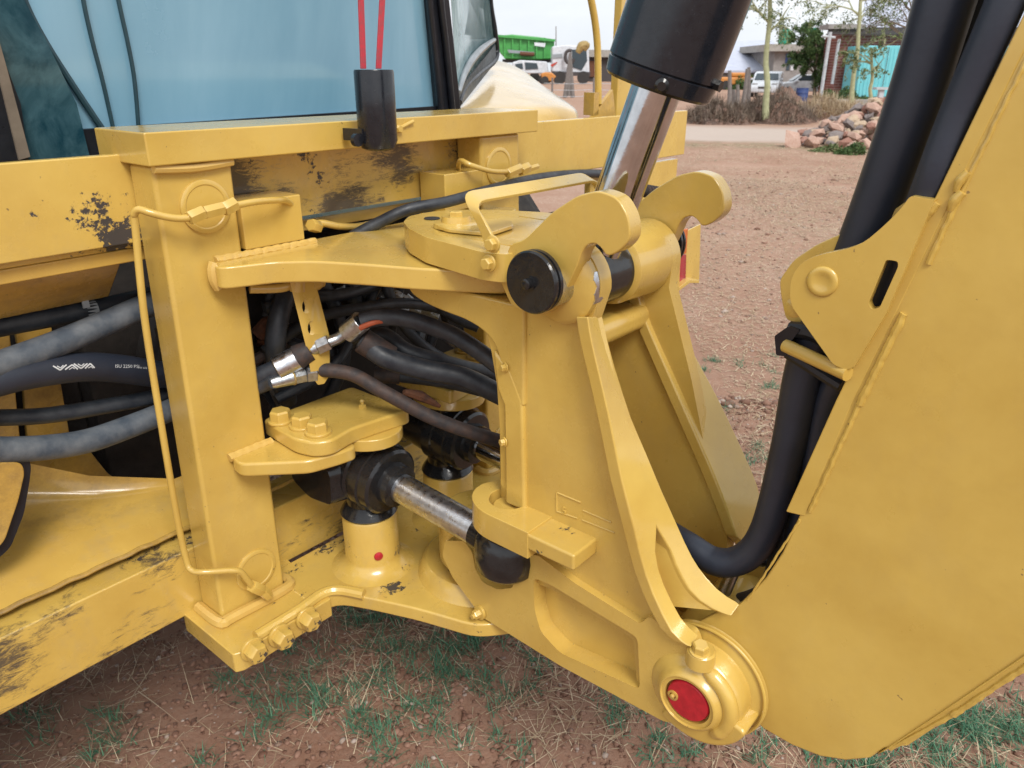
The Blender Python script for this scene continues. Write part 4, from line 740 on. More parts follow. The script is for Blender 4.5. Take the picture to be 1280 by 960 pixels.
def hgt(x, y):
    d = math.hypot(x, y)
    h = noise.noise((x * .9, y * .9, 0)) * .03 + noise.noise((x * .25, y * .25, 3)) * .05
    if d < 12: h += noise.noise((x * 4, y * 4, 5)) * .012 + noise.noise((x * 13, y * 13, 7)) * .006 + abs(noise.noise((x * 30, y * 30, 9))) * .004
    if d > 60: h *= 60 / d
    return h
xs = np.concatenate([-np.geomspace(600, 2.1, 40), np.arange(-2, 5, .03), np.geomspace(5.1, 14, 90), np.geomspace(14.3, 600, 60)])
ys = np.concatenate([-np.geomspace(200, 1.1, 14), np.arange(-1, .8, .2), np.arange(.8, 6, .035), np.geomspace(6.05, 30, 130), np.geomspace(31, 1500, 50)])
gv_ = np.array([(x, y, hgt(x, y)) for y in ys for x in xs]); nx = len(xs)
ii, jj = np.meshgrid(np.arange(len(ys) - 1), np.arange(nx - 1), indexing='ij'); b0 = (ii * nx + jj).ravel()
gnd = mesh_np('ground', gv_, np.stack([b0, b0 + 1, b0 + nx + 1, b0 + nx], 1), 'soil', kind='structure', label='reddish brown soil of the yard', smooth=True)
rg = np.random.default_rng(11)
def hN(x, y): return np.array([hgt(a, b) for a, b in zip(x, y)])
def patchy(x, y, s=1.1, o=0.): return np.array([noise.noise((a * s + o, b * s, o)) for a, b in zip(x, y)])
def blades(P, Ln, W, lean, curl, n=3):
    """P base points, bent tapering blades"""
    N = len(P); az = rg.uniform(0, 2 * np.pi, N); d = np.stack([np.cos(az), np.sin(az), np.zeros(N)], 1); s = np.stack([-np.sin(az), np.cos(az), np.zeros(N)], 1)
    vs = []
    for k in range(n + 1):
        t = k / n; a = lean + curl * t; pos = P + d * (Ln * t * np.sin(a))[:, None] + np.array([0, 0, 1.]) * (Ln * t * np.cos(a))[:, None]
        ww = (W * (1 - t * .9) / 2)[:, None]; vs += [pos - s * ww, pos + s * ww]
    V = np.stack(vs, 1); m = 2 * (n + 1); b = (np.arange(N) * m)[:, None]
    F = np.concatenate([b + np.array([[2 * k, 2 * k + 1, 2 * k + 3, 2 * k + 2]]) for k in range(n)], 0); return V.reshape(-1, 3), F, m
def inmach(x, y):                 # keep greenery off the spot right under nothing: helper for density only
    return np.zeros(len(x), bool)
# green tufts: (pixel, radius m, blades)
tufts = [((600, 800), .20, 1500), ((470, 890), .26, 1900), ((560, 880), .17, 1200), ((520, 815), .18, 900), ((390, 850), .18, 900), ((350, 850), .14, 600), ((440, 850), .18, 800), ((630, 800), .12, 350), ((150, 940), .12, 350), ((120, 900), .10, 120), ((15, 905), .08, 120), ((20, 940), .06, 80),
         ((470, 790), .20, 700), ((540, 780), .16, 500), ((520, 930), .2, 900), ((640, 890), .1, 200), ((800, 900), .14, 500), ((820, 930), .12, 400), ((870, 945), .13, 500), ((1000, 940), .2, 900), ((1050, 945), .2, 1100), ((1130, 935), .2, 1500), ((1200, 930), .25, 2600), ((1250, 945), .2, 2000), ((1180, 905), .15, 1200), ((1260, 900), .15, 500),
         ((915, 455), .30, 420), ((880, 440), .30, 300), ((930, 465), .18, 260), ((975, 487), .16, 420), ((945, 550), .2, 300), ((965, 575), .25, 500), ((935, 590), .15, 300), ((950, 600), .2, 400), ((955, 487), .1, 120), ((870, 475), .2, 80), ((1010, 470), .2, 150), ((905, 520), .1, 60), ((1262, 948), .2, 900)]
Ps = []
for (px_, r_, n_) in tufts:
    c_ = pw(*px_); n_ = int(n_ * .42); k_ = max(2, n_ // 35); cx = rg.normal(c_.x, r_ * .6, k_); cy = rg.normal(c_.y, r_ * .6, k_)
    for a, b in zip(cx, cy):
        q = np.stack([rg.normal(a, .018, 35), rg.normal(b, .018, 35)], 1); Ps.append(q)
q = rg.uniform((2, 3), (12, 16), (40000, 2)); dns = patchy(q[:, 0], q[:, 1], .8, 4.) + .5 * patchy(q[:, 0], q[:, 1], 3., 9.); q = q[dns > .38]; Ps.append(q)
q = rg.uniform((-2, 1), (3.5, 4), (9000, 2)); dns = patchy(q[:, 0], q[:, 1], 1.6, 2.); q = q[dns > .45]; Ps.append(q)
Pg = np.concatenate(Ps); P3 = np.column_stack([Pg, hN(Pg[:, 0], Pg[:, 1]) - .003]); N = len(P3)
V, F, m_ = blades(P3, rg.uniform(.022, .062, N), rg.uniform(.0022, .0042, N), rg.uniform(.3, 1.35, N), rg.uniform(-.2, .8, N))
mesh_np('grass', V, F, 'grass_blade', np.repeat(rg.uniform(0, 1, N), m_), label='short blue-green grass tufts in the soil')
# straw, lying litter
def litter(n, lo, hi, Ls, Ws, mat, name, label, thr=None, sc=1.2):
    q = rg.uniform(lo, hi, (n, 2))
    if thr is not None: q = q[patchy(q[:, 0], q[:, 1], sc, 6.) > thr]
    N = len(q); z = hN(q[:, 0], q[:, 1]); P = np.column_stack([q, z + rg.uniform(.001, .012, N)])
    V, F, m_ = blades(P, rg.uniform(*Ls, N), rg.uniform(*Ws, N), rg.uniform(1.35, 1.62, N), rg.uniform(-.18, .15, N), 3); return V, F, np.repeat(rg.uniform(0, 1, N), m_)
parts_ = [litter(17000, (-1.6, 1.0), (3.2, 3.6), (.02, .11), (.0014, .0032), 0, 0, 0, -.12, 1.8), litter(90000, (1.2, 3.2), (9, 13), (.015, .07), (.003, .008), 0, 0, 0, -.4, .9), litter(30000, (3, 8), (14, 19), (.04, .14), (.006, .012), 0, 0, 0, -.35, .5), litter(500, (-1.6, 1.0), (3.2, 3.6), (.12, .26), (.002, .004), 0, 0, 0)]
# dry stalks standing among the tufts
q = np.concatenate([np.stack([rg.normal(pw(*t[0]).x, t[1] * 1.3, t[2] // 9), rg.normal(pw(*t[0]).y, t[1] * 1.3, t[2] // 9)], 1) for t in tufts]); N = len(q)
V, F, m_ = blades(np.column_stack([q, hN(q[:, 0], q[:, 1])]), rg.uniform(.02, .075, N), rg.uniform(.0015, .003, N), rg.uniform(.8, 1.5, N), rg.uniform(-.3, .5, N)); parts_.append((V, F, np.repeat(rg.uniform(.3, 1, N), m_)))
o_ = 0; VV, FF, TT = [], [], []
for V, F, t in parts_: VV.append(V); FF.append(F + o_); TT.append(t); o_ += len(V)
mesh_np('dry_straw', np.concatenate(VV), np.concatenate(FF), 'straw', np.concatenate(TT), label='pale dry straw scattered over the soil')
# pebbles and clods
ico = bmesh.new(); bmesh.ops.create_icosphere(ico, subdivisions=1, radius=1); IV = np.array([v.co[:] for v in ico.verts]); IF = np.array([[v.index for v in f.verts] for f in ico.faces]); ico.free()
def stones(q, r, mat, name, label, flat=.6):
    N = len(q); z = hN(q[:, 0], q[:, 1]); sc = r[:, None] * np.column_stack([rg.uniform(.7, 1.3, N), rg.uniform(.7, 1.3, N), np.full(N, flat) * rg.uniform(.7, 1.2, N)])
    V = IV[None] * sc[:, None, :] * rg.uniform(.6, 1.25, (N, len(IV), 1)); a = rg.uniform(0, 6.28, N); ca_, sa = np.cos(a)[:, None], np.sin(a)[:, None]
    V = np.stack([V[..., 0] * ca_ - V[..., 1] * sa, V[..., 0] * sa + V[..., 1] * ca_, V[..., 2]], -1) + np.column_stack([q, z + r * .15])[:, None, :]
    F = (np.arange(N) * len(IV))[:, None, None] + IF[None]; return mesh_np(name, V.reshape(-1, 3), F.reshape(-1, 3), mat, np.repeat(rg.uniform(0, 1, N), len(IV)), label=label)
q = np.concatenate([rg.uniform((-1.6, .8), (3.4, 3.8), (6500, 2)), rg.uniform((1.5, 3.4), (9, 13), (6000, 2))]); stones(q, np.where(q[:, 1] < 3.6, np.minimum(rg.gamma(2., .002, len(q)) + .001, .009), rg.gamma(2., .0034, len(q)) + .002), 'pebble', 'pebbles', 'small pale pebbles in the soil')
q = np.concatenate([rg.uniform((-1.6, .8), (3.4, 3.8), (26000, 2)), rg.uniform((1.5, 3.4), (10, 14), (4500, 2))]); stones(q, np.where(q[:, 1] < 3.6, np.minimum(rg.gamma(2., .003, len(q)) + .001, .012), rg.gamma(2., .0042, len(q)) + .002), 'clod', 'soil_clods', 'crumbs and clods of brown soil')

# ------------------------------------------------------------------ THINGS IN THE YARD BEHIND
def wob(name, m, mat, parent=None, **k): return ob(name, m, mat, parent, **k)
def thing(name, p, label, cat, group=None, rz=0):
    o = empty(name, p, rz); return tag(o, label, cat, group)
def pxY(x, y, Yd): return pw(x, y, Y=Yd)
def depth(y): return pw(640, y).y           # distance of ground seen at image row y
# rubble heap: individual stones
sr = random.Random(21); base = bmesh.new(); bmesh.ops.create_icosphere(base, subdivisions=1, radius=1); protos = []
for i in range(8):
    bm = base.copy(); o_ = sr.random() * 50
    for v in bm.verts:
        p = v.co; k_ = max(abs(p.x), abs(p.y), abs(p.z)); p = p * (.25 + .75 / k_ * .8); v.co = p * (1 + .45 * noise.noise(p * 1.6 + V3((o_, 0, 0))))
    me = bpy.data.meshes.new('stone'); bm.to_mesh(me); bm.free(); protos.append(me)
base.free()
smats = ['stone_pink', 'stone_grey', 'stone_tan', 'stone_red']; pmesh = {}
c0 = pw(1078, 188)
for lay in range(6):
    for k_ in range((62, 56, 46, 38, 28, 18)[lay]):
        a = sr.random() * 6.283; rx, ry = (1.75 - lay * .27) * math.sqrt(sr.random()), (1.6 - lay * .24) * math.sqrt(sr.random())
        x, y = c0.x + .55 + lay * .26 + rx * math.cos(a), c0.y + 1.6 + lay * .3 + ry * math.sin(a); s_ = sr.uniform(.085, .19); z = .06 + lay * .17 + sr.uniform(-.03, .06)
        if lay == 0 and k_ < 3: x, y, s_ = c0.x - 1.3 + k_ * .45, c0.y + .8, (.24, .22, .18)[k_]
        pi_, mi = sr.randrange(8), sr.choices(range(4), (4, 3, 2, 2))[0]
        if (pi_, mi) not in pmesh: me = protos[pi_].copy(); me.materials.append(MATS[smats[mi]]); pmesh[pi_, mi] = me
        st_ = bpy.data.objects.new('rubble_stone', pmesh[pi_, mi]); COL.objects.link(st_); st_.location = (x, y, z); st_.scale = (s_ * sr.uniform(1, 1.5), s_ * sr.uniform(.8, 1.1), s_ * sr.uniform(.5, .8)); st_.rotation_euler = (sr.uniform(-.8, .8), sr.uniform(-.8, .8), sr.random() * 6)
        side_ = 'left' if x < c0.x else ('middle' if x < c0.x + 1.0 else 'right'); big_ = 'large' if s_ > .16 else ('small' if s_ < .115 else 'medium')
        tag(st_, big_ + ' ' + ('pinkish', 'dark grey', 'pale tan', 'brownish red')[mi] + ' stone ' + ('at the foot', 'low down', 'halfway up', 'in the upper part', 'near the top', 'on the very top')[lay] + ' of the rubble heap, ' + side_, 'stone', 'stones of the rubble heap')
# mounds of earth and brush
def mound(x0, x1, y0, h, seed, name, label, mat='mud_heap', dens=2600, brush='brush'):
    A0, B0 = pw(x0, y0), pw(x1, y0); c = (A0 + B0) / 2; rx = (B0 - A0).length / 2; ry = rx * .45 + .8; n = 40; V = []; 
    def hh(u, v):
        r = math.hypot(u, v); return max(0, 1 - r * r) ** 1.1 * h * (.75 + .55 * noise.noise((u * 3 + seed, v * 3, seed)))
    for j in range(n + 1):
        for i in range(n + 1):
            u, v = i / n * 2 - 1, j / n * 2 - 1; V.append((c.x + u * rx, c.y + ry + v * ry, hh(u, v) + .15 * noise.noise((u * 9, v * 9, seed)) * (hh(u, v) > .02) - .03))
    F = np.array([(j * (n + 1) + i, j * (n + 1) + i + 1, (j + 1) * (n + 1) + i + 1, (j + 1) * (n + 1) + i) for j in range(n) for i in range(n)])
    o = mesh_np(name, np.array(V), F, mat, None, 'structure', label, True)
    if dens:
        u, v = rg.uniform(-.95, .95, dens), rg.uniform(-1, .6, dens); z = np.array([hh(a, b) for a, b in zip(u, v)]); k_ = z > .05; P = np.column_stack([c.x + u * rx, c.y + ry + v * ry, z])[k_]; N = len(P)
        Vb, Fb, m_ = blades(P, rg.uniform(.15, .5, N), rg.uniform(.012, .03, N), rg.uniform(.3, 1.5, N), rg.uniform(-.5, .7, N)); mesh_np(name.replace('mound', 'brush'), Vb, Fb, brush, np.repeat(rg.uniform(0, 1, N), m_), label='dry twigs and brush on the ' + label)
mound(858, 962, 157, .75, 1.3, 'brush_mound', 'grey brushwood mound beside the track', dens=4200)
mound(925, 1040, 156, .95, 4.1, 'brush_mound', 'earth mound behind the pale tree trunk', dens=3600)
mound(1000, 1110, 152, .8, 7.7, 'straw_mound', 'straw covered mound before the rubble', dens=4600, brush='straw')
mound(970, 1012, 128, .9, 9.2, 'earth_mound', 'reddish earth mound by the cars', dens=0)
# boxy buildings
def bbox(cx0, cx1, ytop, Yd, dep, z0=0.0, ybot=None):
    a = pxY(cx0, ytop, Yd); b = pxY(cx1, ytop, Yd); zb = z0 if ybot is None else pxY(cx0, ybot, Yd).z; return M().box(a.x, b.x, Yd, Yd + dep, zb, a.z), a, b
def wbox(x0, x1, y0, y1, Yd, dep): ym_ = (y0 + y1) / 2; a, b = pxY(x0, y0, Yd), pxY(x1, y1, Yd); a.x, b.x = pxY(x0, ym_, Yd).x, pxY(x1, ym_, Yd).x; return M().box(a.x, b.x, Yd, Yd + dep, b.z, a.z)
YB = depth(124)
bh = thing('brick_house', pw(1110, 124), 'dark red brick house with a pale metal roof behind the trees', 'house')
wob('wall', wbox(1046, 1290, 40, 125, YB, 2.5), 'brick_wall', bh)
a, b = pxY(1080, 38, YB - .5), pxY(1290, 3, YB + 3)
rf = M(); l0, l1 = pxY(1078, 38, YB - .6), pxY(1290, 38, YB - .6); t0, t1 = pxY(1082, 0, YB + 4), pxY(1290, 0, YB + 4)
rf.add([l0, l1, t1, t0, l0 - V3((0, 0, .08)), l1 - V3((0, 0, .08)), t1 - V3((0, 0, .08)), t0 - V3((0, 0, .08))], [(0, 1, 2, 3), (4, 7, 6, 5), (0, 4, 5, 1), (1, 5, 6, 2), (2, 6, 7, 3), (3, 7, 4, 0)]); ro = wob('roof', rf, 'roof_metal', bh)
for i in range(26):
    f_ = i / 25; p, q_ = l0.lerp(l1, f_), t0.lerp(t1, f_); ob('roof_rib', M().tube([p + V3((0, 0, .02)), (p + q_) / 2 + V3((0, 0, .02)), q_ + V3((0, 0, .02))], .05, 5, 1), 'roof_metal', ro)
wob('fascia', wbox(1036, 1290, 34, 43, YB - .75, .15), 'roof_dark', bh); wob('eave_slab', wbox(1036, 1082, 30, 36, YB - .9, 1.5), 'wall_grey', bh)
p_a, p_b = pxY(1049, 49, YB - .8), pw(1040, 105, Y=YB - .8); wob('downpipe', M().cyl(p_a, p_b, .09, n=10), 'galv', bh)
ct = thing('shipping_container', pw(1125, 124, Y=YB - 2.2), 'turquoise metal container standing against the brick house', 'container')
wob('body', wbox(1074, 1300, 57, 121, YB - 2.4, 2.2), 'teal_paint', ct, bevel=.03); cb_ = wob('base_rail', wbox(1074, 1300, 121, 124.5, YB - 2.45, 2.2), 'roof_dark', ct)
for x in (1106, 1135, 1165): wob('door_seam', wbox(x, x + .8, 59, 121, YB - 2.43, .04), 'roof_dark', ct)
for x in np.arange(1078, 1200, 4.5): wob('corrugation', wbox(x, x + 1.6, 60, 119, YB - 2.425, .04), 'teal_paint', ct)
sg_ = wob('notice_board', wbox(1127, 1150, 72, 107, YB - 2.6, .05), 'white_paint', None); tag(sg_, 'plain white notice board leaning on the turquoise container', 'board')
YC = depth(112)
gb = thing('grey_block_house', pw(990, 112), 'grey concrete building with a blue window under a green tank', 'building')
wob('wall', wbox(966, 1040, 64, 113, YC, 9), 'wall_grey', gb, ); wob('roof_slab', wbox(962, 1042, 55, 64, YC - .8, 10), 'concrete', gb); wn = wob('window', wbox(982, 991, 67, 79, YC - .06, .1), 'blue_plastic', gb); wob('mullion', wbox(986, 986.8, 67, 79, YC - .09, .05), 'wall_grey', wn); wob('window', wbox(983, 987, 80, 88, YC - .06, .1), 'car_glass', gb); wob('notice', wbox(988.5, 992, 80, 88, YC - .08, .03), 'white_paint', gb)
sh_ = thing('long_shed', pw(930, 108), 'long low shed with a pale lavender metal roof', 'shed'); l0, l1 = pxY(880, 88, YC + 2), pxY(968, 88, YC + 2); t0, t1 = pxY(900, 52, YC + 14), pxY(968, 50, YC + 14)
wob('roof', M().add([l0, l1, t1, t0, l0 - V3((0, 0, .2)), l1 - V3((0, 0, .2)), t1 - V3((0, 0, .2)), t0 - V3((0, 0, .2))], [(0, 1, 2, 3), (4, 7, 6, 5), (0, 4, 5, 1), (1, 5, 6, 2), (2, 6, 7, 3), (3, 7, 4, 0)]), 'roof_metal', sh_); wob('wall', wbox(884, 968, 87, 110, YC + 2.5, 10), 'wall_grey', sh_); wob('doorway', wbox(914, 930, 88, 101, YC + 2.4, .08), 'roof_dark', sh_)
for i, (x0, x1, y0, lb) in enumerate(((972, 991, 36, 'green water tank on the grey concrete building, fully in view'), (1008, 1026, 35, 'green water tank half hidden behind the dense tree'))):
    p, q_ = pxY(x0, 62, YC + 3), pxY(x1, y0, YC + 3); r_ = (q_.x - p.x) / 2; h_ = q_.z - p.z
    t_ = ob('water_tank', M().lathe((p.x + r_, YC + 3, p.z - .6), (0, 0, 1), [(0, r_), (.6 + h_ * .3, r_), (.6 + h_ * .32, r_ * 1.03), (.6 + h_ * .36, r_ * 1.03), (.6 + h_ * .38, r_), (.6 + h_ * .86, r_), (.6 + h_, r_ * .5), (.62 + h_, r_ * .3)], 24), 'tank_green'); tag(t_, lb, 'water tank', 'green water tanks')
lw = ob('low_wall', M().box(pw(1020, 133).x, pw(1082, 133).x, depth(134), depth(134) + .4, -.1, .35), 'concrete', bevel=.03); tag(lw, 'low pale concrete kerb wall before the brick house', 'wall')
pp = thing('leaning_pole', pw(1026, 124), 'pale slanting metal pole before the brick house corner', 'pole'); wob('shaft', M().cyl(pw(1025, 126), pxY(1038, 40, depth(126)), .10, n=10), 'galv', pp); wob('cross_arm', M().cyl(pxY(1028, 45, depth(126)), pxY(1044, 47, depth(126)), .07, n=8), 'galv', pp)
def drum(x, y, hpx, wpx, mat, lb, Yd=None):
    p = pw(x, y); s_ = p.length; Yd = p.y; r_ = wpx / 2 * (pxY(1, 100, Yd).x - pxY(0, 100, Yd).x); h_ = pxY(x, y - hpx, Yd).z - 0
    o = ob('drum', M().lathe((p.x, p.y, 0), (0, 0, 1), [(0, r_), (h_ * .3, r_), (h_ * .32, r_ * 1.05), (h_ * .36, r_), (h_ * .64, r_), (h_ * .66, r_ * 1.05), (h_ * .70, r_), (h_, r_), (h_, r_ * .9), (h_ - .03, r_ * .88)], 20), mat); tag(o, lb, 'drum')
drum(1040, 116, 14, 13, 'red_plastic', 'orange-red drum beside the brick house corner'); drum(1058, 119, 16, 9, 'blue_plastic', 'blue drum standing between two red ones'); drum(1071, 118, 16, 9, 'red_plastic', 'red drum next to the turquoise container'); drum(1001, 127, 17, 15, 'blue_plastic', 'dark blue drum in front of the parked cars')
bs_ = ob('bucket', M().lathe(pw(1033, 122), (0, 0, 1), [(0, .3), (.7, .42), (.7, .38)], 16), 'white_paint'); tag(bs_, 'white bucket on the ground by the drums', 'bucket')
sp_ = thing('steel_stand', pw(1097, 140), 'short grey steel stand in front of the container', 'stand'); wob('post', M().box(pw(1097, 140).x - .1, pw(1097, 140).x + .1, pw(1097, 140).y - .1, pw(1097, 140).y + .1, 0, .9), 'galv', sp_); wob('cap', M().box(pw(1097, 140).x - .3, pw(1097, 140).x + .3, pw(1097, 140).y - .2, pw(1097, 140).y + .2, .9, 1.0), 'galv', sp_)
# cars
def car(p, rz, L_, W_, H_, label, hatch):
    c = empty('parked_car', p, rz); ABS[c.name] = V3((0, 0, 0)); tag(c, label, 'car')
    if hatch: body = [(-.5, .18), (-.5, .48), (-.46, .62), (-.42, .98), (-.12, 1.0), (.12, .93), (.30, .64), (.46, .54), (.5, .42), (.5, .18)]
    else: body = [(-.5, .2), (-.5, .56), (-.47, .64), (-.30, .68), (-.16, .98), (.12, 1.0), (.26, .66), (.47, .56), (.5, .42), (.5, .2)]
    pt = lambda l, y: [V3((x * L_, y, z * H_)) for x, z in l]
    ob('body', M().prism(rnd(pt(body, -W_ / 2), .12), (0, W_, 0)), 'car_white', c, bevel=.08, seg=3)
    gl_ = [(-.36, .66), (-.30, .93), (.0, .95), (.10, .90), (.24, .66)] if hatch else [(-.26, .70), (-.14, .93), (.10, .95), (.22, .70)]
    for s in (-1, 1):
        ob('side_window', M().prism(rnd(pt(gl_, s * (W_ / 2 + .004)), .04), (0, -s * .02, 0)), 'car_glass', c)
        for x in (-.31, .31): w_ = ob('wheel', M().lathe((x * L_, s * W_ * .5 - s * .16, .31), (0, s, 0), [(0, .22), (.02, .31), (.15, .32), (.18, .27), (.18, .0)], 24), 'tyre', c); ob('rim', M().lathe((x * L_, s * W_ * .5 + s * .005, .31), (0, s, 0), [(0, .20), (.02, .19), (.02, .05)], 16), 'galv', w_)
        ob('headlight', M().box(.455 * L_, .485 * L_, s * W_ * .5 - s * .42, s * W_ * .5 - s * .08, .50 * H_, .56 * H_), 'galv', c, bevel=.02); ob('wing_mirror', M().box(.18 * L_, .22 * L_, s * W_ * .5, s * (W_ * .5 + .16), .66 * H_, .74 * H_), 'car_white', c, bevel=.03)
    x0, z0, x1, z1 = (.145, .90, .285, .67) if hatch else (.13, .96, .255, .69)
    ob('windscreen', M().prism([V3((x0 * L_ + .03, -W_ * .40, z0 * H_)), V3((x0 * L_ + .03, W_ * .40, z0 * H_)), V3((x1 * L_ + .03, W_ * .44, z1 * H_)), V3((x1 * L_ + .03, -W_ * .44, z1 * H_))], (.03, 0, .03)), 'car_glass', c); ob('grille', M().box(.492 * L_, .505 * L_, -.4, .4, .34 * H_, .42 * H_), 'roof_dark', c)
p = pw(969, 122); car((p.x, p.y + 2, 0), R(-112), 4.2, 1.75, 1.62, 'white hatchback facing the camera behind the pale tree', True)
p = pw(1018, 121); car((p.x + .5, p.y + 3, 0), R(172), 4.6, 1.75, 1.42, 'white saloon seen side on beside the brick house', False)
# trees
def tree(name, px_, trunk_px, rt, label, mat, leaf, nl, spread, seed, droop=.2, ls=.035, levels=4, n0=7, fmin=.55):
    b = pw(*px_); rd = random.Random(seed); t = empty(name, b, 0); ABS[t.name] = b; tag(t, label, 'tree')
    top = pxY(trunk_px[0], trunk_px[1], b.y); tr = M(); n = 8; pts = [b.lerp(top, i / n) + V3((rd.uniform(-.04, .04), rd.uniform(-.04, .04), 0)) * (i > 0) for i in range(n + 1)]
    tr.tube(pts, [rt * (1.25 if i == 0 else 1 - .55 * i / n) for i in range(n + 1)], 10, 4); tips = []
    bm_ = M()
    def br_(p, d, L_, r, lv):
        q = [p]; dd = d.copy()
        for i in range(4):
            dd = (dd + V3((rd.uniform(-.35, .35), rd.uniform(-.35, .35), rd.uniform(-.2, .25) - droop * (lv > 1)))).normalized(); q.append(q[-1] + dd * L_ / 4)
        bm_.tube(q, [r * (1 - .18 * i) for i in range(5)], 5, 1)
        if lv >= levels - 1: tips.extend((q[i].lerp(q[i + 1], rd.random()), lv) for i in range(1, 4) for _ in range(3))
        if lv < levels:
            for _ in range(3 if lv < 2 else 3): i = rd.randint(1, 4); br_(q[i], (dd + V3((rd.uniform(-1, 1), rd.uniform(-1, 1), rd.uniform(-.5, .7)))).normalized(), L_ * rd.uniform(.55, .75), r * .55, lv + 1)
    for k_ in range(n0):
        f_ = rd.uniform(fmin, 1.0); p = b.lerp(top, f_); a = rd.random() * 6.28; br_(p, V3((math.cos(a), math.sin(a), rd.uniform(.2, 1.0))).normalized(), spread * rd.uniform(.7, 1.1), rt * .4, 1)
    ob('trunk', tr, mat, t); ob('branches', bm_, mat, t)['kind'] = 'stuff'
    T = np.array([tips[i][0][:] for i in rg.integers(0, len(tips), nl)]) + rg.normal(0, spread * .05, (nl, 3)); N = nl
    A = rg.normal(0, 1, (N, 3)); A /= np.linalg.norm(A, axis=1)[:, None]; B = np.cross(A, rg.normal(0, 1, (N, 3))); B /= np.linalg.norm(B, axis=1)[:, None]; s_ = rg.uniform(.5, 1.3, (N, 1)) * ls
    V = np.stack([T - A * s_, T + B * s_ * .5, T + A * s_, T - B * s_ * .5], 1) - np.array(b[:]); o = mesh_np('crown', V.reshape(-1, 3), np.arange(4 * N).reshape(-1, 4), leaf, np.repeat(rg.uniform(0, 1, N), 4)); o.parent = t
tree('fever_tree', (957, 155), (963, -60), .11, 'slender tree with pale yellow-green trunk between track and cars', 'fever_bark', 'acacia_leaf', 4200, 1.35, 3, .30, .045, 4, 11)
tree('fever_tree', (1064, 136), (1082, -60), .115, 'pale trunked tree in front of the brick wall', 'fever_bark', 'acacia_leaf', 2600, 1.7, 8, .15, .06, 4, 8)
tree('thorn_tree', (1088, 142), (1090, 60), .09, 'thin sapling before the turquoise container', 'fever_bark', 'acacia_leaf', 900, .9, 5, .1, .06, 4, 6)
tree('thorn_tree', (1152, 135), (1148, 10), .14, 'sparse brown thorn tree by the right end of the container', 'bark_grey', 'acacia_leaf', 1500, 2.0, 12, .05, .06, 4, 9)
tree('leafy_tree', (1018, 122), (1020, 56), .12, 'dense green tree between the tanks and the leaning pole', 'bark_grey', 'bush_leaf', 26000, 1.5, 14, .1, .07, 3, 22, .3)
def shrub(px_, w_, h_, n_, leaf, label, ls=.08):
    b = pw(*px_); T = rg.normal(0, 1, (n_, 3)); T /= np.linalg.norm(T, axis=1)[:, None]; T *= rg.uniform(.3, 1, (n_, 1)) ** .5 * np.array([w_, w_ * .7, h_]); T[:, 2] = abs(T[:, 2]) * (.7 + .4 * np.sin(T[:, 0] * 5)); A = rg.normal(0, 1, (n_, 3)); A /= np.linalg.norm(A, axis=1)[:, None]; B = np.cross(A, rg.normal(0, 1, (n_, 3))); B /= np.linalg.norm(B, axis=1)[:, None]; s_ = rg.uniform(.5, 1.3, (n_, 1)) * ls
    V = np.stack([T - A * s_, T + B * s_ * .5, T + A * s_, T - B * s_ * .5], 1); o = mesh_np('shrub', V.reshape(-1, 3), np.arange(4 * n_).reshape(-1, 4), leaf, np.repeat(rg.uniform(0, 1, n_), 4), kind=None); o.location = b; tag(o, label, 'shrub')
shrub((1052, 126), 1.5, .8, 2600, 'bush_leaf', 'low green shrub below the drums'); shrub((1062, 193), .35, .3, 900, 'bush_leaf', 'small bright green weed at the foot of the rubble', .035); shrub((1032, 190), .4, .22, 500, 'acacia_leaf', 'grey-green weed at the left foot of the rubble', .035)
shrub((935, 112), 2.2, 1.3, 2600, 'bush_leaf', 'dark bush before the long shed', .12)
# fence posts
for i, (x, y, yt, lb) in enumerate(((911, 135, 88, 'leftmost weathered fence post near the shed'), (916, 133, 112, 'short grey post beside the leftmost fence post'), (921, 134, 106, 'slim post leaning in the old fence row'), (928, 134, 86, 'tall leaning wooden post right of the yellow machine'), (935, 132, 84, 'rightmost wooden post of the old fence'))):
    p = pw(x, y); q_ = pxY(x + (6 if i == 3 else 1), yt, p.y); o = ob('fence_post', M().tube([p, p.lerp(q_, .5) + V3((.03, 0, 0)), q_], [.12, .1, .08], 7, 3), 'old_wood'); tag(o, lb, 'post', 'old fence posts')
ym = thing('yellow_machine', pw(921, 112), 'small orange-yellow machine parked before the shed door', 'machine'); p = pw(921, 112)
wob('body', M().box(p.x - 1.6, p.x + 1.6, p.y, p.y + 1.5, .4, 1.1).box(p.x - .6, p.x + 1.2, p.y + .1, p.y + 1.4, 1.1, 1.5), 'machine_orange', ym, bevel=.15)
for dx in (-1.1, 1.1): wob('wheel', M().lathe((p.x + dx, p.y - .1, .4), (0, 1, 0), [(0, .4), (.3, .4)], 16), 'tyre', ym)
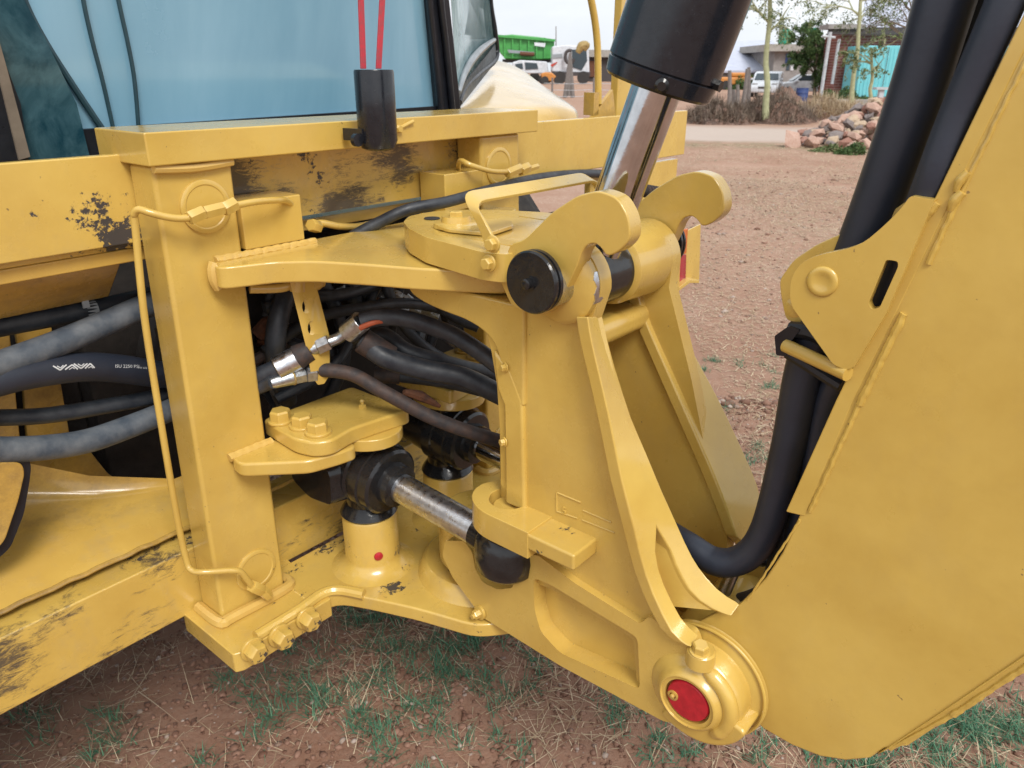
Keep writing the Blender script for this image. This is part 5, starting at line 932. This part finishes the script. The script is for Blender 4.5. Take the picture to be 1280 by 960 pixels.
# left group: green machine body, truck, van, shed, posts
YD = depth(104)
gm = thing('green_tipper_body', pw(660, 104, Y=YD), 'bright green ribbed tipper body above the parked vehicles', 'tipper body')
sc_ = YD / math.cos(0)
def wpoly(pts, Yd, dep): return M().prism([pxY(x, y, Yd) for x, y in pts], (0, dep, 0))
wob('bin', wpoly([(619, 45), (640, 43), (672, 46), (693, 49), (693, 58), (690, 74), (668, 75), (632, 74), (625, 66), (622, 56)], YD - 1, 5), 'green_machine', gm, bevel=.2)
for i, x in enumerate((630, 640, 650, 660, 670, 680)): wob('rib', wbox(x, x + 1.6, 47, 73, YD - 1.35, .3), 'green_machine', gm)
wob('top_rail', wpoly([(618, 43), (694, 49), (694, 52), (618, 46)], YD - 1.5, .5), 'green_machine', gm); wob('tear_panel', wpoly([(634, 62), (668, 65), (668, 68), (636, 66)], YD - 1.45, .1), 'grey_trim', gm); wob('red_hose', M().cyl(pxY(650, 67, YD - 1.6), pxY(668, 68, YD - 1.6), .25, n=8), 'rust', gm); wob('white_sticker', wpoly([(668, 53), (682, 54), (681, 59), (668, 57)], YD - 1.45, .05), 'white_paint', gm)
wob('subframe', wbox(628, 690, 74, 78, YD - .5, 3), 'roof_dark', gm)
for x in (634, 650, 668, 684): wob('wheel', M().lathe((pxY(x, 98, YD).x, YD - 1, .75), (0, 1, 0), [(0, .75), (.5, .75)], 20), 'tyre', gm)
vn = thing('white_van', pw(662, 104, Y=YD - 4), 'white van with dark windows below the green tipper body', 'van')
wob('body', wpoly([(640, 78), (650, 75), (684, 77), (686, 92), (642, 92)], YD - 6, 3), 'car_white', vn, bevel=.15); wob('windscreen', wpoly([(656, 78), (671, 79), (673, 86), (657, 87)], YD - 6.1, .08), 'car_glass', vn); wob('side_window', wpoly([(644, 80), (653, 79), (654, 86), (645, 86)], YD - 6.1, .08), 'car_glass', vn)
for x in (648, 678): wob('wheel', M().lathe((pxY(x, 98, YD - 6).x, YD - 6.2, .55), (0, 1, 0), [(0, .55), (.4, .55)], 18), 'tyre', vn)
tk_ = thing('white_truck', pw(712, 108, Y=YD - 4), 'white truck cab with a red stripe and big round mirror', 'truck')
wob('cab', wpoly([(690, 58), (706, 56), (736, 57), (737, 92), (690, 90)], YD - 7, 4), 'car_white', tk_, bevel=.2); wob('windscreen', wpoly([(715, 62), (733, 62), (734, 76), (727, 88), (716, 84)], YD - 7.1, .1), 'car_glass', tk_); wob('side_window', wpoly([(691, 68), (703, 67), (703, 72), (691, 73)], YD - 7.1, .1), 'grey_trim', tk_); wob('red_stripe', wpoly([(688, 81), (697, 77), (696, 79), (690, 84)], YD - 7.15, .05), 'red_plastic', tk_)
for x in (700, 729): wob('wheel', M().lathe((pxY(x, 97, YD - 7).x, YD - 7.3, .8), (0, 1, 0), [(0, .4), (.0, .8), (.5, .8)], 22), 'tyre', tk_)
wob('bumper', wbox(690, 738, 90, 95, YD - 7.2, .5), 'roof_dark', tk_); wob('air_ring', M().tube([pxY(712 + 5.5 * math.cos(t), 71 + 8 * math.sin(t), YD - 7.8) for t in np.linspace(.3, 5.2, 12)], .22, 8, 3), 'roof_dark', tk_)
orm = thing('orange_loader', pw(688, 104, Y=YD - 8), 'small orange loader in front of the white van', 'loader'); wob('body', wpoly([(676, 92), (682, 90), (690, 91), (697, 97), (693, 102), (678, 101)], YD - 9, 1.5), 'machine_orange', orm, bevel=.15); wob('wheel', M().lathe((pxY(697, 102, YD - 9).x, YD - 9.2, .5), (0, 1, 0), [(0, .5), (.4, .5)], 16), 'tyre', orm); wob('wheel', M().lathe((pxY(681, 102, YD - 9).x, YD - 9.2, .5), (0, 1, 0), [(0, .5), (.4, .5)], 16), 'tyre', orm)
ls_ = thing('low_shed', pw(760, 105), 'low grey roofed shed at the far end of the yard', 'shed'); YS = depth(102); wob('wall', wbox(735, 800, 71, 102, YS, 6), 'roof_dark', ls_); wob('roof', wpoly([(733, 62), (800, 63), (800, 72), (733, 71)], YS - 1, 8), 'concrete', ls_); wob('rusty_sheet', wbox(735, 744, 76, 96, YS - .3, .1), 'rust', ls_); wob('pale_post', wbox(733, 735, 62, 98, YS - 1.2, .3), 'galv', ls_)
ps = thing('lashed_posts', pw(712, 122), 'cluster of weathered grey posts with a rusty yellow pulley on top', 'posts'); YP = depth(122)
for x0, y0, x1, y1 in ((706, 122, 713, 66), (711, 120, 712, 74), (716, 122, 713, 70)): wob('post', M().cyl(pxY(x0, y0, YP), pxY(x1, y1, YP), .14, .09, 8), 'old_wood', ps)
wob('pulley', M().tube([pxY(722, 66, YP), pxY(727, 58, YP), pxY(733, 57, YP), pxY(730, 63, YP)], [.15, .3, .25, .12], 8), 'ochre_metal', ps)
ms_ = ob('radio_mast', M().cyl(pw(695, 103), pxY(695, 33, depth(103)), .12, .06, 6), 'old_wood'); tag(ms_, 'thin upright mast right of the green tipper body', 'mast')
# wire fence on the left, posts with strands
wf = thing('wire_fence', pw(720, 125), 'sagging wire fence along the yard behind the frame', 'fence'); YF = depth(126)
for x in (690, 742, 800, 850): wob('post', M().cyl(pxY(x, 127, YF), pxY(x + .5, 97, YF), .06, n=6), 'old_wood', wf)
for y in (104, 112, 120): wob('wire', M().tube([pxY(x, y + (.8 if i % 2 else 0), YF) for i, x in enumerate((680, 715, 742, 770, 800, 850))], .018, 4, 3), 'galv', wf)
